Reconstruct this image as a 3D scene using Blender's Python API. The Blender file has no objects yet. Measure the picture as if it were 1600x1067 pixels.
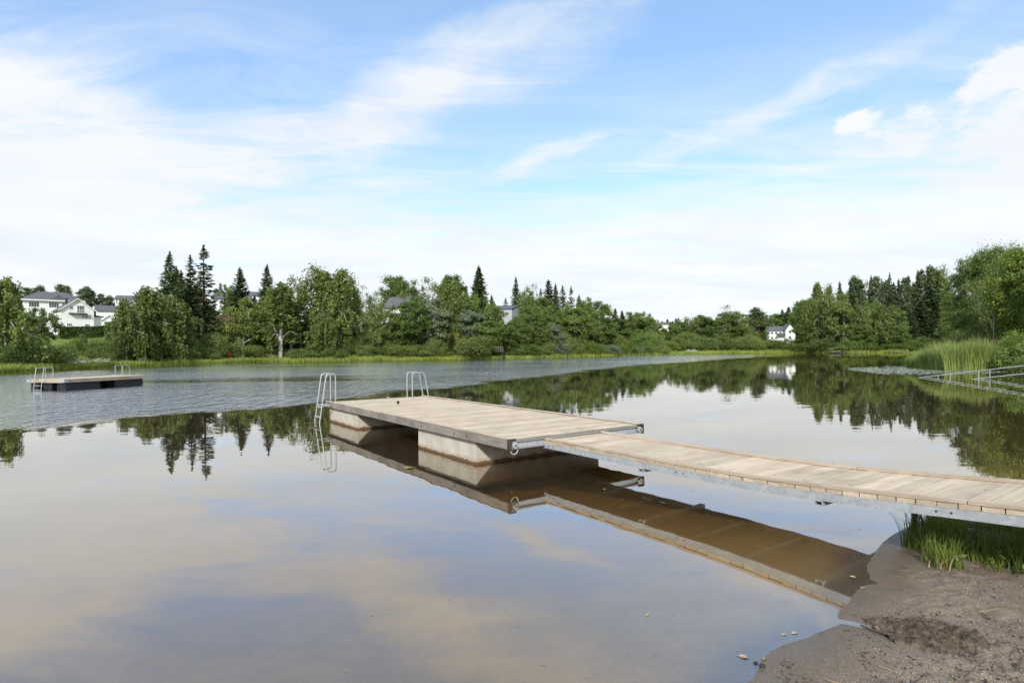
import bpy, math, random
import numpy as np
R = math.radians
scene = bpy.context.scene
col = scene.collection
rng = np.random.default_rng(7)
random.seed(7)

# ------------------------------------------------------------------ view
FPX, CX, VH, ROLL, CZ = 900.0, 800.0, 547.7, 0.009, 1.8   # focal length in photo pixels, horizon, roll, eye height

def ray(px, py):
    """photo pixel -> direction (x, 1, z)"""
    uu, vv = px - CX, py - VH
    u = uu - ROLL * vv
    v = vv + ROLL * uu
    return u / FPX, -v / FPX

def on_water(px, py, z=0.0):
    a, e = ray(px, py)
    D = (z - CZ) / e
    return (a * D, D)

def yh(px):
    return VH - ROLL * (px - CX)

def at(px, py, D):
    a, e = ray(px, py)
    return (a * D, D, CZ + e * D)

# ------------------------------------------------------------------ small helpers
def tag(o, label=None, cat=None, group=None, kind=None):
    if label: o['label'] = label
    if cat: o['category'] = cat
    if group: o['group'] = group
    if kind: o['kind'] = kind
    return o

def empty(name, loc=(0, 0, 0), rz=0.0):
    o = bpy.data.objects.new(name, None)
    o.empty_display_size = 0.3
    o.location = loc
    o.rotation_euler = (0, 0, rz)
    col.objects.link(o)
    return o

def copy_tree(o, parent=None):
    c = o.copy()
    col.objects.link(c)
    c.parent = parent
    for ch in list(o.children):
        copy_tree(ch, c)
    return c

class MB:
    """collects shapes into one mesh"""
    def __init__(s):
        s.v = []; s.f = []; s.sm = []
    def add(s, vs, fs, smooth=False):
        b = len(s.v)
        s.v.extend([tuple(float(c) for c in p) for p in vs])
        s.f.extend([tuple(int(i) + b for i in f) for f in fs])
        s.sm.extend([smooth] * len(fs))
        return s
    def box(s, x0, x1, y0, y1, z0, z1, bev=0.0):
        if bev <= 0:
            vs = [(x0, y0, z0), (x1, y0, z0), (x1, y1, z0), (x0, y1, z0), (x0, y0, z1), (x1, y0, z1), (x1, y1, z1), (x0, y1, z1)]
            fs = [(0, 3, 2, 1), (4, 5, 6, 7), (0, 1, 5, 4), (1, 2, 6, 5), (2, 3, 7, 6), (3, 0, 4, 7)]
            return s.add(vs, fs)
        b = min(bev, (x1 - x0) * .45, (y1 - y0) * .45, (z1 - z0) * .45)
        # bevelled box: top and bottom rings inset
        def ring(z, i):
            return [(x0 + i, y0 + i, z), (x1 - i, y0 + i, z), (x1 - i, y1 - i, z), (x0 + i, y1 - i, z)]
        vs = ring(z0, b) + ring(z0 + b, 0) + ring(z1 - b, 0) + ring(z1, b)
        fs = [(0, 3, 2, 1), (12, 13, 14, 15)]
        for r in range(3):
            for k in range(4):
                a, c = r * 4 + k, r * 4 + (k + 1) % 4
                fs.append((a, c, c + 4, a + 4))
        return s.add(vs, fs)
    def prism(s, poly, axis, a, b):
        """extrude a 2D polygon (list of (p,q)) along axis 'x','y' or 'z' from a to b"""
        n = len(poly)
        def P(p, q, t):
            return {'x': (t, p, q), 'y': (p, t, q), 'z': (p, q, t)}[axis]
        vs = [P(p, q, a) for p, q in poly] + [P(p, q, b) for p, q in poly]
        fs = [tuple(range(n - 1, -1, -1)), tuple(range(n, 2 * n))]
        for i in range(n):
            j = (i + 1) % n
            fs.append((i, j, j + n, i + n))
        return s.add(vs, fs)
    def tube(s, pts, r, seg=8, cap=True):
        pts = [np.array(p, float) for p in pts]
        n = len(pts)
        rr = r if isinstance(r, (list, tuple, np.ndarray)) else [r] * n
        vs, fs = [], []
        up = np.array([0.13, 0.21, 1.0])
        prev = None
        for i, p in enumerate(pts):
            t = pts[min(i + 1, n - 1)] - pts[max(i - 1, 0)]
            t = t / (np.linalg.norm(t) + 1e-9)
            if prev is None:
                x = np.cross(t, up)
                if np.linalg.norm(x) < 1e-3: x = np.cross(t, (1, 0, 0))
            else:
                x = prev - t * np.dot(prev, t)
            x = x / (np.linalg.norm(x) + 1e-9)
            prev = x
            y = np.cross(t, x)
            for k in range(seg):
                a = 2 * math.pi * k / seg
                vs.append(p + rr[i] * (x * math.cos(a) + y * math.sin(a)))
        for i in range(n - 1):
            for k in range(seg):
                k2 = (k + 1) % seg
                fs.append((i * seg + k, i * seg + k2, (i + 1) * seg + k2, (i + 1) * seg + k))
        s.add(vs, fs, True)
        if cap:
            s.add([vs[k] for k in range(seg)], [tuple(range(seg - 1, -1, -1))])
            s.add([vs[(n - 1) * seg + k] for k in range(seg)], [tuple(range(seg))])
        return s
    def disc(s, c, r, axis, h, seg=16):
        c = np.array(c, float); a = np.array(axis, float); a /= np.linalg.norm(a)
        return s.tube([c, c + a * h], r, seg)
    def build(s, name, mat, parent=None, loc=None):
        me = bpy.data.meshes.new(name)
        me.from_pydata(s.v, [], s.f)
        me.polygons.foreach_set('use_smooth', s.sm)
        me.materials.append(mat)
        me.update()
        o = bpy.data.objects.new(name, me)
        col.objects.link(o)
        if parent: o.parent = parent
        if loc: o.location = loc
        return o

def np_mesh(name, V, F, mat, parent=None, smooth=False, attrs=None):
    """V (n,3) F (m,4) or (m,3) numpy"""
    me = bpy.data.meshes.new(name)
    V = np.asarray(V, np.float32); F = np.asarray(F, np.int32)
    k = F.shape[1]
    me.vertices.add(len(V)); me.vertices.foreach_set('co', V.ravel())
    me.loops.add(F.size); me.loops.foreach_set('vertex_index', F.ravel())
    me.polygons.add(len(F))
    me.polygons.foreach_set('loop_start', np.arange(0, F.size, k, dtype=np.int32))
    me.polygons.foreach_set('loop_total', np.full(len(F), k, np.int32))
    if smooth: me.polygons.foreach_set('use_smooth', np.ones(len(F), bool))
    for an, av in (attrs or {}).items():
        a = me.attributes.new(an, 'FLOAT', 'POINT')
        a.data.foreach_set('value', np.asarray(av, np.float32).ravel())
    me.materials.append(mat)
    me.update(calc_edges=True)
    o = bpy.data.objects.new(name, me)
    col.objects.link(o)
    if parent: o.parent = parent
    return o

# numpy value noise
_perm = np.random.default_rng(3).random((256, 256))
def vnoise(x, y):
    x = np.asarray(x, float); y = np.asarray(y, float)
    xi = np.floor(x).astype(int); yi = np.floor(y).astype(int)
    fx = x - xi; fy = y - yi
    fx = fx * fx * (3 - 2 * fx); fy = fy * fy * (3 - 2 * fy)
    g = lambda i, j: _perm[i % 256, j % 256]
    return (g(xi, yi) * (1 - fx) + g(xi + 1, yi) * fx) * (1 - fy) + (g(xi, yi + 1) * (1 - fx) + g(xi + 1, yi + 1) * fx) * fy
def fbm(x, y, o=4):
    s = 0; a = .5; t = 0
    for i in range(o):
        s = s + a * vnoise(x * 2 ** i + 17.3 * i, y * 2 ** i + 5.1 * i); t += a; a *= .5
    return s / t
def sstep(a, b, x):
    t = np.clip((x - a) / (b - a), 0, 1)
    return t * t * (3 - 2 * t)

# ------------------------------------------------------------------ materials
def nt(name):
    m = bpy.data.materials.new(name)
    m.use_nodes = True
    t = m.node_tree
    t.nodes.clear()
    return m, t
class G:
    """tiny node graph helper"""
    def __init__(s, tree): s.t = tree
    def n(s, typ, **kw):
        nd = s.t.nodes.new(typ)
        for k, v in kw.items():
            if k.startswith('i_'): continue
            setattr(nd, k, v)
        return nd
    def link(s, a, b): s.t.links.new(a, b)
    def put(s, sock, v):
        if hasattr(v, 'is_output') or isinstance(v, bpy.types.NodeSocket): s.link(v, sock)
        else: sock.default_value = v
    def math(s, op, a, b=0.0, c=None, clamp=False):
        nd = s.n('ShaderNodeMath', operation=op); nd.use_clamp = clamp
        s.put(nd.inputs[0], a); s.put(nd.inputs[1], b)
        if c is not None: s.put(nd.inputs[2], c)
        return nd.outputs[0]
    def vmath(s, op, a, b=(0, 0, 0)):
        nd = s.n('ShaderNodeVectorMath', operation=op)
        s.put(nd.inputs[0], a); s.put(nd.inputs[1], b)
        return nd.outputs['Value'] if op in ('LENGTH', 'DOT_PRODUCT', 'DISTANCE') else nd.outputs[0]
    def noise(s, vec, scale, detail=3, rough=.5, dist=0.0, out='Fac'):
        nd = s.n('ShaderNodeTexNoise')
        if vec is not None: s.link(vec, nd.inputs['Vector'])
        s.put(nd.inputs['Scale'], scale); nd.inputs['Detail'].default_value = detail
        nd.inputs['Roughness'].default_value = rough; nd.inputs['Distortion'].default_value = dist
        return nd.outputs[out]
    def vor(s, vec, scale, feature='F1', out='Distance', rnd=1.0):
        nd = s.n('ShaderNodeTexVoronoi', feature=feature)
        if vec is not None: s.link(vec, nd.inputs['Vector'])
        nd.inputs['Scale'].default_value = scale; nd.inputs['Randomness'].default_value = rnd
        return nd.outputs[out]
    def mapping(s, vec, scale=(1, 1, 1), rot=(0, 0, 0), loc=(0, 0, 0), typ='POINT'):
        nd = s.n('ShaderNodeMapping', vector_type=typ)
        s.link(vec, nd.inputs['Vector'])
        nd.inputs['Scale'].default_value = scale; nd.inputs['Rotation'].default_value = rot; nd.inputs['Location'].default_value = loc
        return nd.outputs[0]
    def ramp(s, fac, a, b, lo=0.0, hi=1.0, smooth=False):
        nd = s.n('ShaderNodeMapRange'); nd.clamp = True
        if smooth: nd.interpolation_type = 'SMOOTHSTEP'
        s.put(nd.inputs[0], fac); s.put(nd.inputs[1], a); s.put(nd.inputs[2], b); s.put(nd.inputs[3], lo); s.put(nd.inputs[4], hi)
        return nd.outputs[0]
    def mix(s, fac, a, b, mode='MIX'):
        nd = s.n('ShaderNodeMix', data_type='RGBA', blend_type=mode)
        s.put(nd.inputs[0], fac)
        s.put(nd.inputs[6], a if not isinstance(a, tuple) else (*a[:3], 1)); s.put(nd.inputs[7], b if not isinstance(b, tuple) else (*b[:3], 1))
        return nd.outputs[2]
    def bump(s, h, strength=.5, dist=.02, normal=None):
        nd = s.n('ShaderNodeBump')
        s.put(nd.inputs['Height'], h); s.put(nd.inputs['Strength'], strength); s.put(nd.inputs['Distance'], dist)
        if normal is not None: s.link(normal, nd.inputs['Normal'])
        return nd.outputs[0]
    def principled(s, color, rough=.7, metal=0.0, normal=None, spec=.4):
        nd = s.n('ShaderNodeBsdfPrincipled')
        s.put(nd.inputs['Base Color'], color if not isinstance(color, tuple) else (*color[:3], 1))
        s.put(nd.inputs['Roughness'], rough); s.put(nd.inputs['Metallic'], metal)
        nd.inputs['Specular IOR Level'].default_value = spec
        if normal is not None: s.link(normal, nd.inputs['Normal'])
        return nd.outputs[0]
    def out(s, surf):
        o = s.n('ShaderNodeOutputMaterial'); s.link(surf, o.inputs['Surface'])
    def coord(s, which='Object'):
        return s.n('ShaderNodeTexCoord').outputs[which]
    def island(s):
        return s.n('ShaderNodeNewGeometry').outputs['Random Per Island']
    def objrand(s):
        return s.n('ShaderNodeObjectInfo').outputs['Random']
    def pos(s):
        return s.n('ShaderNodeNewGeometry').outputs['Position']
    def attr(s, name):
        return s.n('ShaderNodeAttribute', attribute_name=name).outputs['Fac']
    def sep(s, v):
        return s.n('ShaderNodeSeparateXYZ'), v

M = {}
def mat_wood(name, light, dark, grain=(2.0, 40.0, 40.0), isl=.24, rough=.8):
    m, t = nt(name); g = G(t)
    c = g.coord()
    isl_v = g.island()
    off = g.n('ShaderNodeCombineXYZ'); g.put(off.inputs[0], g.math('MULTIPLY', isl_v, 37.0)); g.put(off.inputs[2], g.math('MULTIPLY', isl_v, 11.0))
    v = g.vmath('ADD', c, off.outputs[0])
    gr = g.noise(g.mapping(v, scale=grain), 1.0, 4, .6, .4)
    blot = g.noise(v, 2.2, 3, .55)
    knot = g.vor(g.mapping(v, scale=(grain[0] * 1.1, grain[1] * .17, 1.0)), 1.0)
    k = g.ramp(knot, .05, .11, 1.0, 0.0, True)
    f = g.math('ADD', g.math('MULTIPLY', gr, .6), g.math('MULTIPLY', blot, .45))
    base = g.mix(g.ramp(f, .35, .72), dark, light)
    tone = g.math('ADD', 1.0 - isl / 2, g.math('MULTIPLY', isl_v, isl))
    hsv = g.n('ShaderNodeHueSaturation'); g.link(base, hsv.inputs['Color']); g.link(tone, hsv.inputs['Value'])
    stain = g.math('MULTIPLY', g.ramp(g.noise(c, 1.4, 4, .65), .54, .70), .38)
    speck = g.math('MULTIPLY', g.ramp(g.noise(c, 34, 2, .5), .68, .74), .35)
    hsv2 = g.mix(g.math('MAXIMUM', stain, speck), hsv.outputs[0], tuple(q * .62 for q in dark))
    colr = g.mix(g.math('MULTIPLY', k, .65), hsv2, (dark[0] * .35, dark[1] * .3, dark[2] * .28))
    g.out(g.principled(colr, rough, 0, g.bump(gr, .35, .004), .25))
    return m

M['deck_wood'] = mat_wood('deck_wood', (.68, .57, .435), (.43, .345, .25))
M['grey_wood'] = mat_wood('grey_wood', (.40, .365, .32), (.19, .165, .14), (40, 2.0, 40), .15)
M['rail_wood'] = mat_wood('rail_wood', (.62, .52, .41), (.38, .30, .22), (40, 2.0, 40), .15)
M['edge_wood'] = mat_wood('edge_wood', (.33, .29, .24), (.13, .105, .08), (2.0, 40, 40), .3)

def mat_concrete():
    m, t = nt('concrete'); g = G(t)
    c = g.coord()
    a = g.noise(c, 3.5, 5, .62)
    fine = g.noise(c, 60, 3, .6)
    streak = g.noise(g.mapping(c, scale=(14, 14, .9)), 1.0, 3, .55)
    z = g.n('ShaderNodeSeparateXYZ'); g.link(c, z.inputs[0]); zz = z.outputs[2]
    base = g.mix(g.ramp(a, .3, .72), (.52, .48, .40), (.70, .66, .57))
    base = g.mix(g.math('MULTIPLY', g.ramp(streak, .5, .75), .3), base, (.36, .31, .23))
    rust = g.math('MULTIPLY', g.ramp(g.noise(c, 2.3, 4, .6), .55, .78), .4)
    base = g.mix(rust, base, (.40, .25, .12))
    wet = g.ramp(g.math('ADD', zz, g.math('MULTIPLY', g.math('SUBTRACT', g.noise(g.mapping(c, scale=(7, 7, 3)), 1.0, 5, .7), .5), .10)), .03, .055, 1.0, 0.0, True)
    base = g.mix(wet, base, (.05, .03, .016))
    tide = g.ramp(g.math('ADD', zz, g.math('MULTIPLY', g.math('SUBTRACT', a, .5), .09)), .05, .12, 1.0, 0.0, True)
    base = g.mix(g.math('MULTIPLY', tide, .4), base, (.33, .20, .10))
    vv = g.vor(g.mapping(g.vmath('ADD', c, g.n('ShaderNodeTexNoise').outputs['Color']), scale=(.9, .9, .9)), 1.3, 'DISTANCE_TO_EDGE')
    crack = g.math('MULTIPLY', g.ramp(vv, .002, .006, 1.0, 0.0), g.ramp(g.noise(c, 1.1, 2), .52, .6))
    base = g.mix(g.math('MULTIPLY', crack, .6), base, (.15, .1, .06))
    g.out(g.principled(base, .85, 0, g.bump(g.math('ADD', g.math('MULTIPLY', fine, .5), a), .3, .01), .25))
    return m
M['concrete'] = mat_concrete()

def mat_galv():
    m, t = nt('galvanised_steel'); g = G(t)
    c = g.coord()
    v = g.vor(c, 26, 'F1', 'Color')
    sp = g.n('ShaderNodeSeparateColor'); g.link(v, sp.inputs[0])
    a = g.noise(c, 6, 4, .6)
    f = g.math('ADD', g.math('MULTIPLY', sp.outputs[0], .35), g.math('MULTIPLY', a, .65))
    base = g.mix(g.ramp(f, .2, .8), (.36, .39, .41), (.56, .59, .61))
    st = g.ramp(g.noise(g.mapping(c, scale=(9, 9, 1.2)), 1, 4, .6), .6, .75)
    base = g.mix(g.math('MULTIPLY', st, .35), base, (.30, .29, .26))
    g.out(g.principled(base, .55, .35, g.bump(a, .1, .004), .4))
    return m
M['galv'] = mat_galv()

def mat_simple(name, c1, c2=None, rough=.6, metal=0.0, scale=8.0, bump=.0, spec=.4):
    m, t = nt(name); g = G(t)
    if c2 is None: c2 = tuple(x * .8 for x in c1)
    a = g.noise(g.coord(), scale, 4, .6)
    base = g.mix(g.ramp(a, .3, .7), c2, c1)
    g.out(g.principled(base, rough, metal, g.bump(a, bump, .01) if bump else None, spec))
    return m
M['tube_steel'] = mat_simple('tube_steel', (.56, .57, .58), (.42, .43, .44), .38, .55, 30)
M['black_plastic'] = mat_simple('black_plastic', (.03, .034, .042), (.016, .018, .022), .45, 0, 6)
M['dark_steel'] = mat_simple('dark_steel', (.10, .09, .075), (.05, .045, .04), .7, .3, 30)
M['white_plastic'] = mat_simple('white_plastic', (.50, .51, .50), (.36, .37, .36), .45, 0, 20)
M['rope'] = mat_simple('rope', (.62, .6, .55), (.45, .43, .38), .9, 0, 60)
M['house_white'] = None
def mat_clad(name, c1, pitch=.16, vertical=False):
    m, t = nt(name); g = G(t)
    c = g.coord()
    s = g.n('ShaderNodeSeparateXYZ'); g.link(c, s.inputs[0])
    ax = g.math('ADD', s.outputs[0], s.outputs[1]) if vertical else s.outputs[2]
    saw = g.math('FRACT', g.math('DIVIDE', ax, pitch))
    line = g.ramp(saw, .0, .14, .0, 1.0)
    a = g.noise(c, 1.2, 4, .6)
    base = g.mix(g.ramp(a, .3, .7), tuple(x * .88 for x in c1), c1)
    g.out(g.principled(base, .6, 0, g.bump(line, .6, .02), .3))
    return m
M['house_white'] = mat_clad('white_cladding', (.87, .88, .89))
M['house_grey'] = mat_clad('grey_cladding', (.50, .53, .56), .2, True)
M['house_brown'] = mat_clad('brown_cladding', (.10, .065, .045), .15, True)
M['trim_white'] = mat_simple('trim_white', (.83, .83, .82), (.76, .76, .76), .5)
def mat_roof(name, c1, c2):
    m, t = nt(name); g = G(t)
    c = g.coord()
    s = g.n('ShaderNodeSeparateXYZ'); g.link(c, s.inputs[0])
    row = g.math('FRACT', g.math('DIVIDE', s.outputs[2], .17))
    colu = g.math('FRACT', g.math('DIVIDE', g.math('ADD', s.outputs[0], s.outputs[1]), .3))
    h = g.math('ADD', g.ramp(row, 0, .3), g.math('MULTIPLY', g.math('SINE', g.math('MULTIPLY', colu, 6.283)), .3))
    a = g.noise(c, 1.6, 5, .65)
    base = g.mix(g.ramp(a, .3, .7), c2, c1)
    g.out(g.principled(base, .65, 0, g.bump(h, .5, .03), .35))
    return m
M['roof_grey'] = mat_roof('roof_grey_tiles', (.145, .15, .165), (.085, .088, .098))
M['roof_red'] = mat_roof('roof_red_tiles', (.36, .12, .07), (.24, .075, .045))
M['glass'] = mat_simple('window_glass', (.035, .042, .05), (.02, .025, .03), .08, 0, .5, 0, .8)
M['brick'] = mat_simple('chimney_brick', (.42, .2, .15), (.3, .14, .1), .85, 0, 9)
M['stone'] = mat_simple('stone', (.36, .34, .31), (.2, .19, .175), .9, 0, 3, .5)
M['red'] = mat_simple('red_fabric', (.62, .045, .03), (.5, .03, .02), .6)
M['grey_path'] = mat_simple('path_gravel', (.36, .28, .19), (.22, .19, .1), .95, 0, 1.2, .3)

def mat_leaf(name, dark, light, var=.35, trans=.35, nscale=.55):
    m, t = nt(name); g = G(t)
    c = g.coord()
    n1 = g.noise(c, nscale, 3, .6)
    isl = g.island()
    rnd = g.objrand()
    f = g.math('ADD', g.math('MULTIPLY', g.ramp(n1, .35, .65), .6), g.math('MULTIPLY', isl, .4))
    base = g.mix(f, dark, light)
    hsv = g.n('ShaderNodeHueSaturation')
    g.link(base, hsv.inputs['Color'])
    g.put(hsv.inputs['Value'], g.math('ADD', 1 - var / 2, g.math('MULTIPLY', rnd, var)))
    g.put(hsv.inputs['Hue'], g.math('ADD', .49, g.math('MULTIPLY', g.math('FRACT', g.math('MULTIPLY', rnd, 7.31)), .022)))
    d = g.n('ShaderNodeBsdfDiffuse'); g.link(hsv.outputs[0], d.inputs[0])
    tr = g.n('ShaderNodeBsdfTranslucent'); g.link(hsv.outputs[0], tr.inputs[0])
    mx = g.n('ShaderNodeMixShader'); mx.inputs[0].default_value = trans
    g.link(d.outputs[0], mx.inputs[1]); g.link(tr.outputs[0], mx.inputs[2])
    gl = g.n('ShaderNodeBsdfGlossy'); gl.inputs['Roughness'].default_value = .5; gl.inputs[0].default_value = (.8, .85, .8, 1)
    mx2 = g.n('ShaderNodeMixShader'); mx2.inputs[0].default_value = .035
    g.link(mx.outputs[0], mx2.inputs[1]); g.link(gl.outputs[0], mx2.inputs[2])
    g.out(mx2.outputs[0])
    return m
M['leaf_spruce'] = mat_leaf('spruce_needles', (.038, .062, .024), (.115, .15, .055), .3, .15)
M['leaf_pine'] = mat_leaf('pine_needles', (.06, .09, .038), (.15, .19, .075), .3, .2)
M['leaf_birch'] = mat_leaf('birch_leaves', (0.103, 0.154, 0.0347), (0.259, 0.314, 0.0709), .35)
M['leaf_green'] = mat_leaf('broad_leaves', (.085, .14, .028), (.22, .30, .06), .4, .42)
M['leaf_lime'] = mat_leaf('bright_leaves', (.085, .145, .018), (.235, .325, .05), .3, .4)
M['leaf_silver'] = mat_leaf('silver_leaves', (.12, .16, .085), (.29, .35, .21), .2)
M['leaf_bush'] = mat_leaf('bush_leaves', (0.0994, 0.148, 0.0315), (0.269, 0.324, 0.0788), .5, .35, 1.2)
M['leaf_hedge'] = mat_leaf('hedge_leaves', (.035, .07, .018), (.09, .14, .03), .1, .25, 2.)
M['leaf_dead'] = mat_leaf('withered_leaves', (0.248, 0.198, 0.118), (0.414, 0.332, 0.189), .2)
M['leaf_yellow'] = mat_leaf('yellow_blossom', (0.621, 0.504, 0.0315), (1.14, 0.864, 0.063), .1)
M['leaf_under'] = mat_leaf('undergrowth_leaves', (0.0724, 0.108, 0.0221), (0.177, 0.234, 0.0473), .1, .3, .12)
M['reed'] = mat_leaf('reed_blades', (0.145, 0.234, 0.0473), (0.414, 0.486, 0.134), .1, .35, .6)
M['grass_far'] = mat_leaf('shore_grass', (0.177, 0.252, 0.0394), (0.435, 0.504, 0.0945), .1, .35, .15)
M['grass_near'] = mat_leaf('bank_grass', (.10, .15, .022), (.27, .34, .06), .1, .42, 2.)
M['straw'] = mat_simple('dry_straw', (.42, .33, .18), (.28, .2, .1), .9, 0, 20)
M['flower'] = mat_simple('white_blossom', (.72, .72, .62), (.5, .52, .4), .9, 0, 2)
M['lily'] = mat_simple('lily_pad', (.52, .56, .42), (.28, .34, .17), .35, 0, 3, 0, .7)
M['bark'] = mat_simple('bark', (.115, .095, .075), (.05, .04, .032), .95, 0, 6, .6)
M['pine_bark'] = mat_simple('pine_bark', (.24, .135, .08), (.09, .06, .042), .95, 0, 3, .6)
M['dead_bark'] = mat_simple('grey_bark', (.30, .28, .25), (.18, .165, .145), .95, 0, 6, .4)
def mat_birchbark():
    m, t = nt('birch_bark'); g = G(t)
    c = g.coord()
    a = g.noise(g.mapping(c, scale=(1.2, 1.2, 5)), 1.0, 4, .65)
    base = g.mix(g.ramp(a, .52, .62), (.62, .60, .55), (.10, .09, .08))
    g.out(g.principled(base, .85, 0, None, .2))
    return m
M['birch_bark'] = mat_birchbark()
# ------------------------------------------------------------------ lake outline (plan)
far_px = [(-330, 612), (-150, 592), (0, 581), (125, 575.5), (250, 569.5), (400, 565), (500, 563.8), (600, 562.5), (700, 561), (770, 560.5), (800, 559.3), (900, 557.2), (1000, 555),
          (1100, 553.3), (1200, 551.8), (1270, 551.6), (1330, 551.8), (1375, 551.3), (1405, 551.2)]
far_pts = [on_water(*p) for p in far_px]
right_pts = [(92, 128), (69, 92), (50, 65), (43.5, 55), (40, 48.5), (38.4, 45), (39.5, 40), (37, 33), (33, 27), (26, 18), (17, 10.5), (11, 7.6), (7.2, 6.7), (5.6, 6.5)]
beach_px = [(1465, 803), (1440, 812), (1420, 822), (1395, 836), (1378, 848), (1366, 864), (1358, 880), (1355, 894), (1360, 905), (1372, 911), (1352, 914), (1337, 921), (1327, 932), (1319, 943), (1311, 957), (1312, 966),
            (1335, 970), (1362, 977), (1385, 983), (1372, 985.5), (1350, 982), (1316, 975), (1290, 983), (1262, 995), (1235, 1004), (1206, 1016), (1190, 1036), (1184, 1057), (1168, 1070)]
beach_pts = [on_water(*p) for p in beach_px]
near_pts = [(1.12, 2.75), (.85, 2.3), (.2, 1.75), (-1, 1.25), (-3, .6), (-7, -1.5), (-14, -5), (-34, -16), (-75, -28), (-110, -10), (-105, 15)]
lake = np.array(far_pts + right_pts + beach_pts + near_pts)

def seg_dist(P, poly, closed=True):
    n = len(poly); d = np.full(len(P), 1e9)
    for i in range(n if closed else n - 1):
        a = poly[i]; b = poly[(i + 1) % n]
        ab = b - a; t = np.clip(((P - a) @ ab) / (ab @ ab + 1e-12), 0, 1)
        q = P - a - t[:, None] * ab
        d = np.minimum(d, np.einsum('ij,ij->i', q, q))
    return np.sqrt(d)
def inside(P, poly):
    n = len(poly); r = np.zeros(len(P), bool)
    for i in range(n):
        a = poly[i]; b = poly[(i + 1) % n]
        c = ((a[1] > P[:, 1]) != (b[1] > P[:, 1]))
        xx = (b[0] - a[0]) * (P[:, 1] - a[1]) / (b[1] - a[1] + 1e-15) + a[0]
        r ^= c & (P[:, 0] < xx)
    return r
def shore(P):
    """signed distance, positive on land"""
    d = seg_dist(P, lake)
    return np.where(inside(P, lake), -d, d)

def height(P, d=None):
    P = np.asarray(P, float)
    if d is None: d = shore(P)
    X, Y = P[:, 0], P[:, 1]
    Dv = np.maximum(Y, 1.0); u = X / Dv
    # slope of the bank by direction of view: gentle lawn far left, steep bank in the middle, flat at the far end
    us = [-2, -.72, -.6, -.45, -.05, .06, .14, .3, .5, .7, .9, 2]
    sl = np.interp(u, us, [.08, .095, .14, .21, .21, .15, .05, .03, .03, .06, .07, .05])
    cap = np.interp(u, us, [12, 13, 15, 17, 16, 12, 7, 7, 8, 8, 8, 5])
    near = sstep(18, 30, np.hypot(X, Y))            # the beach round the viewer is nearly flat
    dl = np.maximum(d, 0)
    hill = .22 * np.minimum(dl, 6) / 6 * 1.6 + np.maximum(dl - 5, 0) * sl
    hill = cap * (1 - np.exp(-hill / cap)) * 1.12
    hill += (fbm(X * .04 + 9, Y * .04) - .5) * 2.4 * sstep(8, 40, dl)
    far = sstep(330, 620, np.hypot(X, Y)) * np.interp(u, [-.9, -.3, 0, .3, .45, .9], [10, 10, 9, 11, 14, 10]) * (Y > 0)
    hill = hill + far
    bh = .27 * (1 - np.exp(-dl * .055 / .27)) + .45 * sstep(3.5, 12, dl)
    land = hill * near + bh * (1 - near)
    dw = np.maximum(-d, 0)
    bed = -2.6 * (1 - np.exp(-dw * .115 / 2.6))
    return np.where(d > 0, land, bed)

def ground(x, y):
    return float(height(np.array([[x, y]], float))[0])

# ------------------------------------------------------------------ terrain sheet
def mat_terrain():
    m, t = nt('terrain'); g = G(t)
    p = g.pos()
    a = g.noise(p, .12, 4, .6); b = g.noise(p, 1.7, 4, .65)
    f = g.math('ADD', g.math('MULTIPLY', a, .6), g.math('MULTIPLY', b, .4))
    grass = g.mix(g.ramp(f, .32, .68), (.08, .12, .022), (.21, .28, .05))
    dry = g.ramp(g.noise(p, .22, 3, .5), .56, .68)
    grass = g.mix(g.math('MULTIPLY', dry, .4), grass, (.22, .20, .08))
    mud = g.mix(b, (.13, .10, .065), (.19, .15, .10))
    colr = g.mix(g.attr('grassy'), mud, grass)
    g.out(g.principled(colr, .95, 0, g.bump(b, .6, .08), .1))
    return m
M['terrain'] = mat_terrain()

BX0, BX1, BY0, BY1 = -7.0, 10.0, -1.0, 10.5
def polar(az, rad):
    A, Rr = np.meshgrid(az, rad)
    return np.stack([np.sin(A) * Rr, np.cos(A) * Rr], -1).reshape(-1, 2), len(az), len(rad)
def polar_faces(na, nr, wrap=True):
    i = np.arange(nr - 1)[:, None] * na + np.arange(na)[None]
    j = np.arange(nr - 1)[:, None] * na + (np.arange(na)[None] + 1) % na
    F = np.stack([i, j, j + na, i + na], -1)
    if not wrap: F = F[:, :-1]
    return F.reshape(-1, 4)
az_front = np.radians(np.arange(-62, 62, .3)); az_back = np.radians(np.arange(62, 298, 4.0))
azs = np.concatenate([az_front, az_back])
rads = np.concatenate([[.4], np.geomspace(1.5, 1600, 230)])
P, na, nr = polar(azs, rads)
dS = shore(P)
H = height(P, dS)
inb = sstep(0, .5, P[:, 0] - BX0) * sstep(0, .5, BX1 - P[:, 0]) * sstep(0, .5, P[:, 1] - BY0) * sstep(0, .5, BY1 - P[:, 1])
Ht = H - .3 * inb
grassy = sstep(.3, 1.2, dS) * (1 - sstep(0, 1, 12 - np.hypot(P[:, 0], P[:, 1])) * (P[:, 0] < 9))
Vt = np.column_stack([P, Ht])
Ft = polar_faces(na, nr)[:, ::-1]
ter = np_mesh('terrain', Vt, Ft, M['terrain'], smooth=True, attrs={'grassy': grassy})
tag(ter, kind='structure')

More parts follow.
